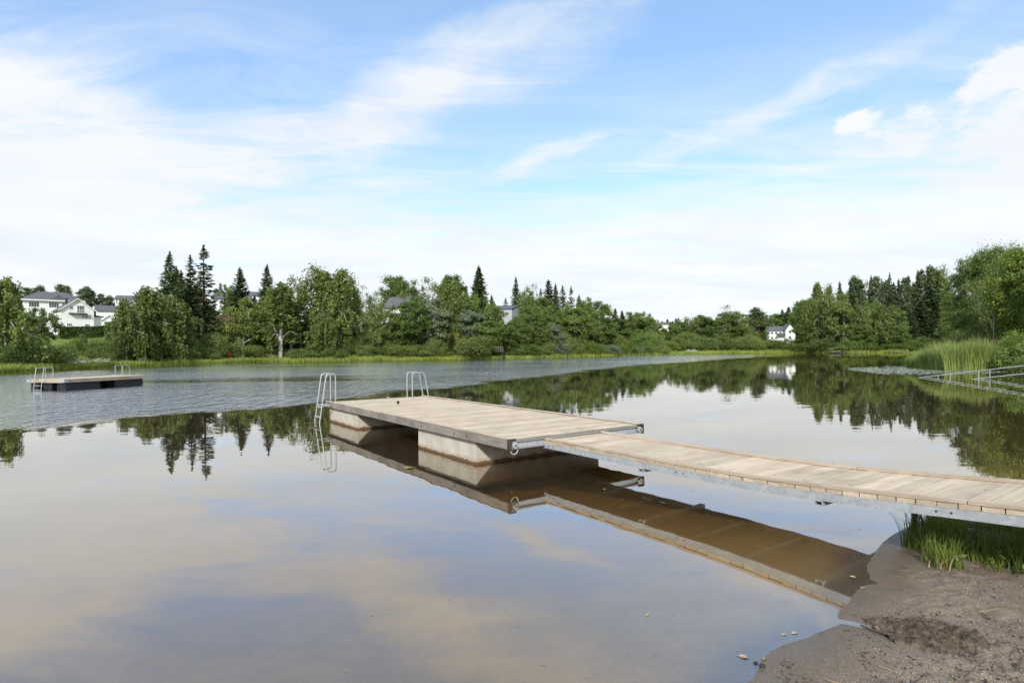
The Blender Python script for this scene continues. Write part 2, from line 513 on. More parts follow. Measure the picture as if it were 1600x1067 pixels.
# ------------------------------------------------------------------ water
rip_px = [(-40, 669), (60, 665), (140, 657), (200, 650), (300, 643), (400, 636), (480, 629), (560, 620), (660, 607), (730, 599), (800, 592), (850, 587), (900, 580.5), (1000, 570.5), (1100, 563), (1180, 557.5), (1200, 555.5)]
rip_line = np.array([on_water(*p) for p in rip_px])
rip_poly = np.array([(-60, 13.5)] + [tuple(p) for p in rip_line] + [on_water(1190, 554.3), on_water(1120, 554), on_water(1000, 553), (-20, 240), (-260, 200)])
def depth_at(P, d):
    return np.maximum(-height(P, d), 0)
rw = np.concatenate([[.4], np.geomspace(1.4, 420, 300)])
azw = np.radians(np.concatenate([np.arange(-64, 64, .3), np.arange(64, 296, 4.0)]))
PW, naw, nrw = polar(azw, rw)
dW = shore(PW)
rdist = seg_dist(PW, rip_poly)
rsd = np.where(inside(PW, rip_poly), rdist, -rdist)
rr = np.hypot(PW[:, 0], PW[:, 1])
soft = .5 + .018 * rr
wob = (fbm(PW[:, 0] * .35, PW[:, 1] * .35, 3) - .5) * (1.8 + .035 * rr)
ripple = sstep(-soft, soft, rsd + wob)
uW = PW[:, 0] / np.maximum(PW[:, 1], 1)
strip = np.interp(uW, [-.9, -.5, -.2, 0, .1, .25], [4, 12, 13, 9, 4, .5])
ripple *= sstep(.6, 1.25, (-dW) / strip + (fbm(PW[:, 0] * .12, PW[:, 1] * .12 + 4, 3) - .5) * 1.2)
# calm lanes drift through the ruffled water
lane = fbm(PW[:, 0] * .035 + 3, PW[:, 1] * .16 + 8, 3)
ripple *= 1 - .55 * sstep(.56, .66, lane) * sstep(20, 34, rr) * sstep(.1, .3, -uW)
ripple *= .62 + .38 * sstep(.38, .58, fbm(PW[:, 0] * .07 + 30, PW[:, 1] * .11 + 2, 4))
dep = depth_at(PW, dW)
def mat_water():
    m, t = nt('lake_water'); g = G(t)
    p = g.pos()
    rp = g.attr('ripple'); dp = g.attr('depth')
    # waves: long gentle swell everywhere, short chop where the breeze reaches
    sw = g.noise(g.mapping(p, scale=(.9, 1.6, 1)), 1.0, 2, .5)
    sw2 = g.noise(g.mapping(p, scale=(.16, .3, 1)), 1.0, 2, .5)
    ch = g.math('ADD', g.noise(g.mapping(p, scale=(5.4, 2.2, 1)), 1.0, 3, .62, .5), g.math('MULTIPLY', g.noise(g.mapping(p, scale=(1.9, .5, 1)), 1.0, 3, .62, .5), 1.7))
    n0 = g.bump(g.math('ADD', sw, g.math('MULTIPLY', sw2, 2.0)), 1.0, .0022)
    chop = g.bump(ch, g.math('MULTIPLY', rp, 1.0), .10, n0)
    lw = g.n('ShaderNodeLayerWeight'); lw.inputs['Blend'].default_value = .5
    g.link(n0, lw.inputs['Normal'])
    f = g.math('POWER', lw.outputs['Facing'], 2.9)
    fac = g.math('ADD', g.math('ADD', .135, g.math('MULTIPLY', rp, .10)), g.math('MULTIPLY', f, .85), clamp=True)
    cc = g.n('ShaderNodeCombineColor')
    for i, k in enumerate((.75, 1.2, 2.5)):
        g.put(cc.inputs[i], g.math('POWER', math.exp(-k), dp))
    tr = g.n('ShaderNodeBsdfTransparent'); g.link(cc.outputs[0], tr.inputs[0])
    # silt held in the water: scatters more the deeper it is
    mk = g.n('ShaderNodeBsdfDiffuse'); mk.inputs[0].default_value = (.22, .18, .115, 1)
    mm = g.n('ShaderNodeMixShader'); g.put(mm.inputs[0], g.math('MULTIPLY', g.math('SUBTRACT', 1.0, g.math('POWER', math.exp(-3.2), dp)), .22))
    g.link(tr.outputs[0], mm.inputs[1]); g.link(mk.outputs[0], mm.inputs[2])
    gl = g.n('ShaderNodeBsdfGlossy'); gl.inputs[0].default_value = (.94, .905, .85, 1)
    g.put(gl.inputs['Roughness'], g.math('ADD', .012, g.math('MULTIPLY', rp, .02)))
    g.link(chop, gl.inputs['Normal'])
    mx = g.n('ShaderNodeMixShader'); g.link(fac, mx.inputs[0]); g.link(mm.outputs[0], mx.inputs[1]); g.link(gl.outputs[0], mx.inputs[2])
    g.out(mx.outputs[0])
    return m
M['water'] = mat_water()
Fw = polar_faces(naw, nrw)[:, ::-1]
keep = (dW[Fw] < 4.0).any(1)
Fw = Fw[keep]
used = np.unique(Fw); remap = np.full(len(PW), -1); remap[used] = np.arange(len(used))
wat = np_mesh('lake_water', np.column_stack([PW[used], np.zeros(len(used))]), remap[Fw], M['water'], smooth=True, attrs={'ripple': ripple[used], 'depth': dep[used]})
tag(wat, kind='structure')

# ------------------------------------------------------------------ beach
def mat_sand():
    m, t = nt('beach_sand'); g = G(t)
    p = g.pos()
    a = g.noise(p, 1.3, 4, .6); b = g.noise(p, 9, 5, .7); c = g.noise(p, 110, 3, .7)
    gr = g.vor(p, 240, 'F1', 'Color'); sp = g.n('ShaderNodeSeparateColor'); g.link(gr, sp.inputs[0])
    base = g.mix(g.ramp(a, .3, .7), (.175, .132, .096), (.24, .19, .143))
    patch = g.ramp(g.noise(p, 2.1, 3, .6), .47, .6)
    base = g.mix(g.math('MULTIPLY', g.math('MULTIPLY', g.ramp(b, .5, .62), patch), .75), base, (.07, .05, .036))
    base = g.mix(g.math('MULTIPLY', g.ramp(c, .35, .75), .45), base, (.28, .225, .17))
    base = g.mix(g.math('MULTIPLY', g.ramp(sp.outputs[0], .93, .95), .75), base, (.55, .50, .43))
    base = g.mix(g.math('MULTIPLY', g.ramp(sp.outputs[1], .93, .95), .7), base, (.04, .032, .026))
    wet = g.attr('wet')
    base = g.mix(g.math('MULTIPLY', wet, .55), base, (.078, .055, .032))
    soil = g.attr('soil')
    base = g.mix(soil, base, (.05, .04, .024))
    # lake bed is siltier
    bed = g.attr('bed')
    bedc = g.mix(g.ramp(g.noise(p, 3.1, 5, .65), .3, .7), (.29, .185, .07), (.38, .26, .115))
    bedc = g.mix(g.math('MULTIPLY', g.ramp(sp.outputs[0], .9, .93), .5), bedc, (.5, .45, .36))
    base = g.mix(bed, base, bedc)
    rough = g.math('SUBTRACT', .92, g.math('MULTIPLY', g.math('POWER', wet, 2.0), .62))
    h = g.math('ADD', g.math('MULTIPLY', b, .5), g.math('ADD', g.math('MULTIPLY', c, .3), g.math('MULTIPLY', sp.outputs[2], .12)))
    g.out(g.principled(base, rough, 0, g.bump(h, g.math('SUBTRACT', .9, g.math('MULTIPLY', wet, .55)), .02), .35))
    return m
M['sand'] = mat_sand()
xs = np.concatenate([np.arange(BX0, .8, .12), np.arange(.8, 5.6, .022), np.arange(5.6, BX1 + .01, .12)])
ys = np.concatenate([np.arange(BY0, 2.6, .12), np.arange(2.6, 7.0, .022), np.arange(7.0, BY1 + .01, .12)])
Xg, Yg = np.meshgrid(xs, ys)
PB = np.column_stack([Xg.ravel(), Yg.ravel()])
dB = shore(PB)
HB = height(PB, dB)
foot = np.abs(fbm(PB[:, 0] * 2.3, PB[:, 1] * 2.3, 5) - .5) * 2
lump = fbm(PB[:, 0] * 7 + 3, PB[:, 1] * 7, 4) - .5
tiny = fbm(PB[:, 0] * 26, PB[:, 1] * 26, 3) - .5
dry = sstep(.12, .75, dB)
HB = HB + dry * (lump * .03 + tiny * .012 + sstep(.5, .62, fbm(PB[:, 0] * 1.6 + 5, PB[:, 1] * 1.9, 3)) * (np.abs(fbm(PB[:, 0] * 15, PB[:, 1] * 19, 4) - .5) * -.22 + .04)) + sstep(.02, .2, dB) * tiny * .004 + (fbm(PB[:, 0] * 3.1, PB[:, 1] * 3.1 + 3, 4) - .5) * .006 * sstep(-.25, 0, dB) * (1 - dry)
# trampled hollows
for (px, py, r, dpt) in [(1395, 978, .16, .03), (1540, 1015, .12, .02), (1480, 1040, .14, .022), (1330, 1010, .11, .018), (1270, 1020, .1, .02), (1570, 960, .13, .02), (1500, 910, .1, .015), (1420, 925, .07, .02), (1450, 905, .07, .018), (1530, 940, .08, .02), (1425, 1045, .09, .02), (1360, 1035, .08, .018), (1580, 1050, .1, .02), (1300, 1045, .08, .016)]:
    cx, cy = on_water(px, py, .08)
    q = ((PB[:, 0] - cx) ** 2 + (PB[:, 1] - cy) ** 2) / r ** 2
    HB -= dpt * 1.7 * np.exp(-q ** 2) * dry
wet = (1 - sstep(.08, .55, dB + (fbm(PB[:, 0] * 1.7, PB[:, 1] * 1.7 + 7, 3) - .5) * .35)) * (dB > -.3)
gx, gy = on_water(1520, 860, .1)
soil = sstep(.0, .5, (PB[:, 0] * .578 * 0 + PB[:, 0] - 3.55 - (6.1 - PB[:, 1]) * .02)) * sstep(0, .4, PB[:, 1] - (4.75 - .12 * (PB[:, 0] - 4.5) + (fbm(PB[:, 0] * 1.5, PB[:, 1] * 1.5, 3) - .5) * .5))
bedm = sstep(.05, .5, -dB)
nx, ny = len(xs), len(ys)
i = np.arange(ny - 1)[:, None] * nx + np.arange(nx - 1)[None]
FB = np.stack([i, i + 1, i + 1 + nx, i + nx], -1).reshape(-1, 4)
beach = np_mesh('beach', np.column_stack([PB, HB]), FB, M['sand'], smooth=True, attrs={'wet': wet, 'soil': soil * (dB > 0), 'bed': bedm})
tag(beach, kind='structure')
def beach_z(x, y):
    ix = int(np.clip(np.searchsorted(xs, x), 0, nx - 1)); iy = int(np.clip(np.searchsorted(ys, y), 0, ny - 1))
    return float(HB[iy * nx + ix])
# ------------------------------------------------------------------ camera
cam = bpy.data.cameras.new('camera'); cam.sensor_width = 36.0; cam.lens = FPX / 1600 * 36.0
cam.shift_y = (VH - 533.5) / 1600.0
cam.clip_end = 6000; cam.clip_start = .05
camo = bpy.data.objects.new('camera', cam); col.objects.link(camo)
camo.rotation_mode = 'QUATERNION'
from mathutils import Quaternion
camo.rotation_quaternion = Quaternion((1, 0, 0), R(90)) @ Quaternion((0, 0, 1), -ROLL)
camo.location = (0, 0, CZ)
scene.camera = camo

# ------------------------------------------------------------------ daylight
SUN_AZ, SUN_EL = R(-172), R(33)     # azimuth from +Y towards +X: behind the viewer's left shoulder
sd = bpy.data.lights.new('sun', 'SUN'); sd.energy = 3.0; sd.angle = R(5); sd.color = (1, .95, .88)
so = bpy.data.objects.new('sun', sd); col.objects.link(so)
from mathutils import Vector
sv = Vector((math.sin(SUN_AZ) * math.cos(SUN_EL), math.cos(SUN_AZ) * math.cos(SUN_EL), math.sin(SUN_EL)))
so.rotation_mode = 'QUATERNION'; so.rotation_quaternion = sv.to_track_quat('Z', 'Y')
so.location = (-20, -20, 40)

w = bpy.data.worlds.new('World'); scene.world = w; w.use_nodes = True
w.node_tree.nodes.clear(); g = G(w.node_tree)
STR = .1
skyn = g.n('ShaderNodeTexSky', sky_type='NISHITA'); skyn.sun_disc = False
skyn.sun_elevation = SUN_EL; skyn.sun_rotation = SUN_AZ
skyn.air_density = 1.0; skyn.dust_density = .6; skyn.ozone_density = 2.2; skyn.altitude = 200
dirv = g.coord('Generated')
sx = g.n('ShaderNodeSeparateXYZ'); g.link(dirv, sx.inputs[0])
azn = g.math('ARCTAN2', sx.outputs[0], sx.outputs[1])
eln = g.math('ARCSINE', g.math('MINIMUM', g.math('MAXIMUM', sx.outputs[2], -1), 1))
ae = g.n('ShaderNodeCombineXYZ'); g.link(azn, ae.inputs[0]); g.link(eln, ae.inputs[1])
ae = ae.outputs[0]
# the cloud deck is a flat layer: noise coordinates come from where the direction meets it
zc = g.math('ADD', g.math('MAXIMUM', sx.outputs[2], 0), .09)
deck = g.n('ShaderNodeCombineXYZ'); g.put(deck.inputs[0], g.math('DIVIDE', sx.outputs[0], zc)); g.put(deck.inputs[1], g.math('DIVIDE', sx.outputs[1], zc))
deck = deck.outputs[0]
n_cirrus = g.noise(g.mapping(deck, scale=(.75, 2.2, 1), rot=(0, 0, R(24))), 1.7, 9, .66, .8)
n_soft = g.noise(g.mapping(deck, scale=(.5, .7, 1), loc=(3, 1, 0)), 1.0, 4, .55, .3)
n_puff = g.noise(g.mapping(ae, scale=(13, 21, 1)), 1.0, 8, .62, .35)
warp = g.noise(g.mapping(ae, scale=(3.2, 5, 1)), 1.0, 4, .6, 0, 'Color')
wv = g.vmath('MULTIPLY', g.vmath('SUBTRACT', warp, (.5, .5, .5)), (.22, .13, 0))
aw = g.vmath('ADD', ae, wv)
def px_ae(px, py):
    a, e = ray(px, py)
    az = math.atan2(a, 1); return az, math.atan2(e, math.hypot(a, 1))
def blob(px, py, rx, ry, ang, amp, soft=0.0):
    az, el = px_ae(px, py)
    v = g.mapping(aw, loc=(az, el, 0), rot=(0, 0, R(ang)), scale=(rx / 900, ry / 900, 1), typ='TEXTURE')
    l = g.vmath('LENGTH', v)
    return g.math('MULTIPLY', g.ramp(l, 1.3, soft, 0.0, 1.0, True), amp)
cir = None
for b in [(70, 235, 250, 115, -6, 1.0), (300, 275, 150, 42, 12, .6), (630, 160, 250, 54, 30, .60), (850, 50, 240, 62, 24, .44), (480, 205, 150, 34, 6, .4),
          (830, 252, 150, 19, 19, .62), (1150, 190, 330, 30, 15, .50), (1420, 215, 300, 50, 10, .38),
          (1560, 270, 230, 60, 12, .42), (-240, 180, 260, 170, 0, .8), (430, 230, 560, 230, 4, .26), (1250, 300, 560, 120, 4, .30), (1900, 190, 260, 130, 0, .6)]:
    v = blob(*b)
    cir = v if cir is None else g.math('ADD', cir, v)
cir = g.math('MINIMUM', cir, 1.05)
hz = g.math('ADD', g.ramp(eln, .30, .15, 0.0, .62, True), g.ramp(eln, .46, .18, 0.0, .5, False))
back = g.math('MULTIPLY', g.ramp(sx.outputs[1], .35, -.1, 0.0, 1.0, True), .75)       # thin overcast behind the viewer
high = g.math('MULTIPLY', g.ramp(eln, .62, .9, 0, 1, True), .7)
cover = g.math('MAXIMUM', g.math('MAXIMUM', g.math('MAXIMUM', cir, g.math('MULTIPLY', hz, .98)), back), high)
tex = g.math('ADD', g.math('MULTIPLY', n_cirrus, .75), g.math('MULTIPLY', n_soft, .25))
dens = g.math('ADD', g.math('MULTIPLY', cover, 1.12), g.math('MULTIPLY', g.math('MULTIPLY', g.math('SUBTRACT', tex, .5), 3.6), g.math('ADD', g.math('MULTIPLY', g.ramp(cover, 0, .35), .8), .12)))
dens = g.ramp(dens, .0, 1.12, .19, .97, False)
pf = None
for b in [(1570, 145, 120, 52, 16, 1.0), (1480, 190, 90, 38, 6, .85), (1352, 166, 60, 30, 6, .72), (1650, 190, 150, 100, 0, .8), (1330, 190, 30, 10, 0, .5), (60, 290, 260, 40, 0, .35)]:
    v = blob(*b)
    pf = v if pf is None else g.math('MAXIMUM', pf, v)
puff = g.ramp(g.math('ADD', pf, g.math('MULTIPLY', g.math('SUBTRACT', n_puff, .5), 2.9)), .34, .84, 0, .95, True)
puff = g.math('MULTIPLY', puff, g.ramp(pf, 0, .25))
dens = g.math('SUBTRACT', 1.0, g.math('MULTIPLY', g.math('SUBTRACT', 1.0, dens), g.math('SUBTRACT', 1.0, puff)))
shade = g.noise(g.mapping(deck, scale=(.8, 1.2, 1), loc=(1.7, 4, 0)), 1.0, 5, .6, .4)
WHITE = .79 / STR
cl = g.mix(g.ramp(shade, .36, .66), tuple(WHITE * c for c in (.86, .905, .96)), tuple(WHITE * c for c in (.985, 1.0, 1.02)))
skyc = g.n('ShaderNodeVectorMath', operation='MULTIPLY'); g.link(skyn.outputs[0], skyc.inputs[0]); g.link(g.mix(g.ramp(eln, .22, .5), (1.72, 1.83, 2.04), (1.36, 1.96, 2.14)), skyc.inputs[1])
fin = g.mix(dens, skyc.outputs[0], cl)
bg = g.n('ShaderNodeBackground'); g.link(fin, bg.inputs[0]); bg.inputs[1].default_value = STR
wo = g.n('ShaderNodeOutputWorld'); g.link(bg.outputs[0], wo.inputs[0])

vs = scene.view_settings
vs.view_transform = 'Standard'; vs.look = 'None'; vs.gamma = 1.0; vs.exposure = 0.35
scene.render.engine = 'CYCLES'
cy = scene.cycles
cy.max_bounces = 8; cy.transparent_max_bounces = 12; cy.diffuse_bounces = 3; cy.glossy_bounces = 3; cy.transmission_bounces = 3
cy.caustics_reflective = False; cy.caustics_refractive = False
cy.use_denoising = True; cy.sample_clamp_indirect = 6
# ------------------------------------------------------------------ bathing dock
DTH = .616; DX, DY = -.077, 8.267
DL, DW_, DH = 8.33, 2.8, .508
dock = empty('swimming_dock', (DX, DY, 0), DTH)
tag(dock, 'wooden bathing dock on pale concrete pontoons at the end of the curved gangway', 'dock')
r2 = random.Random(5)
# deck boards lie across the dock
mb = MB(); y = .03; pitch = .143
while y < DL - .05:
    y1 = min(y + pitch - .008, DL)
    dz = r2.uniform(-.0018, .0018)
    mb.box(.05, DW_ - .05, y, y1, DH - .036 + dz, DH - .004 + dz, .004)
    y += pitch
mb.build('deck_boards', M['deck_wood'], dock)
for x0, x1 in ((0, .05), (DW_ - .05, DW_)):
    m1 = MB(); m1.box(x0, x1, 0, DL, DH - .133, DH + .008, .006)
    fo = m1.build('side_fascia', M['grey_wood'], dock)
    tp = MB(); tp.box(x0 - .004, x1 + .012, 0, DL, DH + .009, DH + .027, .006); tp.build('edge_cap', M['rail_wood'], fo)
    side = -1 if x0 == 0 else 1
    for s in (1.15, 1.55, 2.75, 3.15, 4.35, 4.75, 6.4, 6.8, 7.5, 8.05):
        bl = MB(); bl.disc(((x0 if side < 0 else x1) - side * .004, s, DH - .068), .017, (side, 0, 0), .010, 10); bl.build('bolt_head', M['dark_steel'], fo)
# joists below
jb = MB()
for x in (.45, .95, 1.4, 1.85, 2.35):
    jb.box(x - .03, x + .03, .06, DL - .06, DH - .128, DH - .038)
jb.build('joists', M['grey_wood'], dock)
# steel channel across both ends, with corner plates and rollers
def end_channel(y0, y1, face):
    e = MB(); e.box(.055, DW_ - .055, y0, y1, DH - .122, DH - .024, .004)
    yy = y0 if face < 0 else y1
    e.box(.055, DW_ - .055, min(yy, yy + face * .035), max(yy, yy + face * .035), DH - .128, DH - .1225)
    e.box(.055, DW_ - .055, min(yy, yy + face * .035), max(yy, yy + face * .035), DH - .0235, DH - .018)
    return e.build('end_channel', M['galv'], dock)
ch = end_channel(.0, .028, -1)
end_channel(DL - .028, DL, 1)
nb = MB(); nb.box(.055, DW_ - .055, -.012, .028, DH - .0175, DH + .004, .004); nb.build('end_board', M['edge_wood'], dock)
for x in (.012, DW_ - .012):
    s = 1 if x < 1 else -1
    p = MB(); p.box(x - .02, x + .02, -.05, -.001, DH - .14, DH + .022, .003)
    p.box(min(x + s * .021, x + s * .11), max(x + s * .021, x + s * .11), -.05, -.013, DH + .005, DH + .022, .003)
    pl = p.build('corner_plate', M['dark_steel'], dock)
    ro = MB(); ro.disc((x + s * .085, -.04, DH - .07), .046, (0, -1, 0), .028, 20); ro.build('roller', M['white_plastic'], pl)
    bo = MB(); bo.disc((x + s * .085, -.069, DH - .07), .013, (0, -1, 0), .012, 8); bo.build('roller_bolt', M['dark_steel'], pl)
# rope loop under the near corner
rp = MB(); rp.tube([(.03 + .065 * (1 - math.cos(a)), -.03, DH - .128 - .075 * math.sin(a)) for a in np.linspace(0, math.pi, 14)], .008, 6)
rp.build('rope_loop', M['rope'], dock)
# concrete pontoons
for y0, y1 in ((.98, 3.03), (6.2, 8.22)):
    p = MB(); p.box(.075, DW_ - .075, y0, y1, -.33, DH - .136, .018)
    p.build('pontoon', M['concrete'], dock)

def fillet(pts, r, n=5):
    out = [np.array(pts[0], float)]
    for i in range(1, len(pts) - 1):
        p0, p1, p2 = (np.array(q, float) for q in pts[i - 1:i + 2])
        a = p1 + (p0 - p1) / np.linalg.norm(p0 - p1) * r; b = p1 + (p2 - p1) / np.linalg.norm(p2 - p1) * r
        for t in np.linspace(0, 1, n):
            out.append((1 - t) ** 2 * a + 2 * t * (1 - t) * p1 + t * t * b)
    out.append(np.array(pts[-1], float))
    return out
def ladder(parent, ya, yb, xin, xtop, xbot, top, deck, bottom, rr=.0165, treads=4, name='ladder'):
    """tubular bathing ladder: legs rise out of the water, arch over and stand on the deck; x is across the edge"""
    first = None
    for y in (ya, yb):
        t = MB()
        t.tube(fillet([(xbot, y, bottom), (xtop, y, top), (xin, y, top), (xin, y, deck)], .09), rr, 10)
        t.disc((xin, y, deck), .045, (0, 0, 1), .008, 12)
        if first is None: first = t
        else:
            first.add(t.v, t.f); first.sm[-len(t.f):] = t.sm
    lo = first.build(name, M['tube_steel'], parent)
    for k in range(treads):
        z = deck - .10 - k * .25
        f = (z - bottom) / (top - bottom); x = xbot + (xtop - xbot) * f
        s = MB(); s.box(x - .045, x + .045, min(ya, yb) + .018, max(ya, yb) - .018, z - .012, z + .012, .004)
        s.build('tread', M['tube_steel'], lo)
    b = MB(); xm = xtop + (xbot - xtop) * (top - deck + .06) / (top - bottom)
    for y in (ya, yb):
        b.box(min(xm, xin), max(xm, xin), y - .022, y + .022, deck - .075, deck - .045, .003)
    b.build('bracket', M['galv'], lo)
    return lo
ladder(dock, 7.86, 8.26, .11, -.12, -.38, DH + .74, DH, -.55)
ladder(dock, 7.95, 8.29, DW_ - .50, DW_ - .13, DW_ + .20, DH + .70, DH, -.55)

# ------------------------------------------------------------------ gangway: sags at the dock, climbs towards the bank
gw = empty('gangway', (DX, DY, 0), DTH)
tag(gw, 'curved boardwalk gangway on galvanised beams leading from the bank to the dock', 'gangway')
GX0, GX1 = .665, 1.865
def gh(t):
    return float(np.interp(t, [-1, 0, 1, 2, 3, 3.6, 4.1, 4.6, 5.1, 5.6, 6.4, 7.5, 9], [.455, .455, .457, .458, .464, .482, .508, .543, .583, .622, .68, .75, .82]))
def gh_s(t):
    return (gh(t - .35) + gh(t - .17) + gh(t) + gh(t + .17) + gh(t + .35)) / 5
tt = np.arange(.0, 8.6, .143)
mb = MB()
for t0 in tt:
    t1 = t0 + .143 - r2.uniform(.006, .012)
    zc0, zc1 = gh_s(t0), gh_s(t1)
    dz = r2.uniform(-.002, .002); e0 = r2.uniform(-.006, .006)
    ring = lambda z0, z1, t: [(GX0 + .001 + e0, -t, z0), (GX1 + .001 + e0, -t, z0), (GX1 + .001 + e0, -t, z1), (GX0 + .001 + e0, -t, z1)]
    vs_ = ring(zc0 - .042 + dz, zc0 + dz, t0) + ring(zc1 - .042 + dz, zc1 + dz, t1)
    mb.add(vs_, [(0, 1, 2, 3), (7, 6, 5, 4), (0, 4, 5, 1), (1, 5, 6, 2), (2, 6, 7, 3), (3, 7, 4, 0)])
mb.build('deck_boards', M['deck_wood'], gw)
ts = np.linspace(-.02, 8.6, 70)
def strip(x0, x1, zlo, zhi, ts=ts):
    b = MB(); vs_ = []
    for t in ts:
        z = gh_s(t)
        vs_ += [(x0, -t, z + zlo), (x1, -t, z + zlo), (x1, -t, z + zhi), (x0, -t, z + zhi)]
    fs = [(3, 2, 1, 0)]
    for i in range(len(ts) - 1):
        for k in range(4):
            a = i * 4 + k; c = i * 4 + (k + 1) % 4
            fs.append((a, c, c + 4, a + 4))
    n = (len(ts) - 1) * 4
    fs.append((n, n + 1, n + 2, n + 3))
    b.add(vs_, fs)
    return b
for x0, x1, s in ((GX0 - .004, GX0 + .048, -1), (GX1 - .048, GX1 + .004, 1)):
    # edge rail in butted lengths
    rb = MB()
    edges = [(-.02, 2.9), (2.908, 5.2), (5.208, 8.6)] if s < 0 else [(-.02, 1.9), (1.908, 3.9), (3.908, 6.0), (6.008, 8.6)]
    for a, b_ in edges:
        q = strip(x0, x1, .004, .031, np.linspace(a, b_, 24)); rb.add(q.v, q.f)
    rb.build('edge_rail', M['rail_wood'], gw)
for x0, x1, s in ((GX0, GX0 + .007, -1), (GX1 - .007, GX1, 1)):
    q = strip(x0, x1, -.112, -.0435)
    fl = strip(min(x0, x0 - s * .045), max(x1, x1 - s * .045) , -.118, -.1125); q.add(fl.v, fl.f)
    bo = q.build('side_beam', M['galv'], gw)
    for t in (.12, .22, 2.45, 2.55, 5.0, 5.1):
        rv = MB(); rv.disc(((x0 if s < 0 else x1) - s * .003, -t, gh_s(t) - .078), .009, (s, 0, 0), .007, 8); rv.build('rivet', M['dark_steel'], bo)
for t in (1.92, 4.08, 6.2):
    z = gh_s(t)
    c = MB()
    for a, b_, zz, zt in ((-.035, .035, -.164, -.158), (-.035, .035, -.125, -.119), (-.035, -.029, -.1575, -.1255), (.029, .035, -.1575, -.1255)):
        c.box(GX0 - .01, GX1 + .01, -t + a, -t + b_, z + zz, z + zt)
    c.build('cross_beam', M['galv'], gw)
for t in (.5, 1.2, 2.6, 3.3, 4.8, 5.5):
    z = gh_s(t); c = MB(); c.box(GX0 + .05, GX1 - .05, -t - .025, -t + .025, z - .105, z - .047); c.build('joist', M['galv'], gw)
# trestle foot on the bank
tf = MB(); tf.box(GX1 - .06, GX1 - .02, -4.45, -4.41, -.15, gh_s(4.43) - .119)
tf.build('support_post', M['dark_steel'], gw)
# last bearing where it meets the bank
bf = MB(); bf.box(GX0 - .1, GX1 + .1, -8.6, -8.2, 0.0, gh_s(8.4) - .121, .02); bf.build('bank_sill', M['concrete'], gw)

# pine cone left on the deck
cx_, cy_ = on_water(622, 631, DH)
co = MB()
for k in range(7):
    z = k * .017; rad = .045 * math.sin(math.pi * (k + .9) / 8.2)
    for j in range(8):
        a = j * math.pi / 4 + k * .39
        c = np.array([rad * math.cos(a), rad * math.sin(a), z + .02])
        o_ = np.array([math.cos(a), math.sin(a), .5]); tq = np.array([-math.sin(a), math.cos(a), 0])
        co.add([c - tq * .014, c + o_ * .02 - tq * .007, c + o_ * .02 + tq * .007, c + tq * .014, c - o_ * .012 - np.array([0, 0, .012])], [(0, 1, 2, 3), (0, 3, 4), (1, 0, 4), (2, 1, 4), (3, 2, 4)])
core = MB(); co.tube([(0, 0, .0), (0, 0, .03), (0, 0, .07), (0, 0, .12), (0, 0, .135)], [.012, .033, .04, .022, .004], 10)
pc = co.build('pine_cone', M['bark'], None, (cx_, cy_, DH - .004)); pc.scale = (.7, .7, .62)
tag(pc, 'small round brown cone lying on the dock boards', 'pine cone')

# ------------------------------------------------------------------ raft out on the lake
RH = .54
raft = empty('swimming_raft', (-22.55, 29.0, 0), math.atan2(-.24, .97))
tag(raft, 'low swimming raft on black ribbed floats anchored far out on the left', 'raft')
RL, RW = 4.75, 2.4     # local: y along the long side, x negative to the left
mb = MB(); y = .03
while y < RL - .04:
    mb.box(-RW + .05, -.05, y, min(y + .135, RL), RH - .035, RH - .005, .004); y += .143
mb.build('deck_boards', M['deck_wood'], raft)
for nm, x0, x1, y0, y1 in (('side_fascia', -.05, 0, 0, RL), ('side_fascia', -RW, -RW + .05, 0, RL), ('end_fascia', -RW + .052, -.052, 0, .045), ('end_fascia', -RW + .052, -.052, RL - .045, RL)):
    f_ = MB(); f_.box(x0, x1, y0, y1, RH - .17, RH + .02, .006); f_.build(nm, M['rail_wood'], raft)
for x, y in ((0, 0), (-RW, 0), (0, RL), (-RW, RL)):
    c = MB(); sx_ = .028 if x == 0 else -.028; sy_ = -.028 if y == 0 else .028
    c.box(min(x, x + sx_), max(x, x + sx_), y - .22 if y else y - .03, y + .03 if y else y + .22, RH - .16, RH + .024, .004)
    c.box(x - .2 if x == 0 else x + .001, x - .001 if x == 0 else x + .2, min(y, y + sy_), max(y, y + sy_), RH - .16, RH + .024, .004)
    c.build('corner_bracket', M['galv'], raft)
def float_block(x0, x1, y0, y1):
    p = MB(); p.box(x0, x1, y0, y1, -.25, RH - .175, .03)
    for z in (.02, .11, .20, .29):
        p.box(x0 - .014, x1 + .014, y0 - .014, y1 + .014, z, z + .045, .012)
    p.build('float', M['black_plastic'], raft)
for (y0, y1) in ((.12, 1.95), (2.85, RL - .12)):
    for (x0, x1) in ((-.62, -.06), (-1.52, -.96), (-2.34, -1.86)):
        float_block(x0, x1, y0, y1)
def ladder_y(parent, xa, xb, yin, ytop, ybot, top, deck, bottom):
    lo = None; t0 = MB()
    for x in (xa, xb):
        t = MB(); t.tube(fillet([(x, ybot, bottom), (x, ytop, top), (x, yin, top), (x, yin, deck)], .09), .017, 8)
        t0.add(t.v, t.f, True)
    lo = t0.build('ladder', M['tube_steel'], parent)
    for k in range(3):
        z = deck - .08 - k * .22; f = (z - bottom) / (top - bottom); y = ybot + (ytop - ybot) * f
        s = MB(); s.box(min(xa, xb) + .02, max(xa, xb) - .02, y - .04, y + .04, z - .015, z + .015, .004); s.build('tread', M['tube_steel'], lo)
ladder_y(raft, -1.72, -1.22, .38, -.08, -.28, RH + .6, RH, -.4)
# second ladder on the far short end
ladder_y(raft, -1.75, -1.25, RL - .38, RL + .08, RL + .28, RH + .6, RH, -.4)

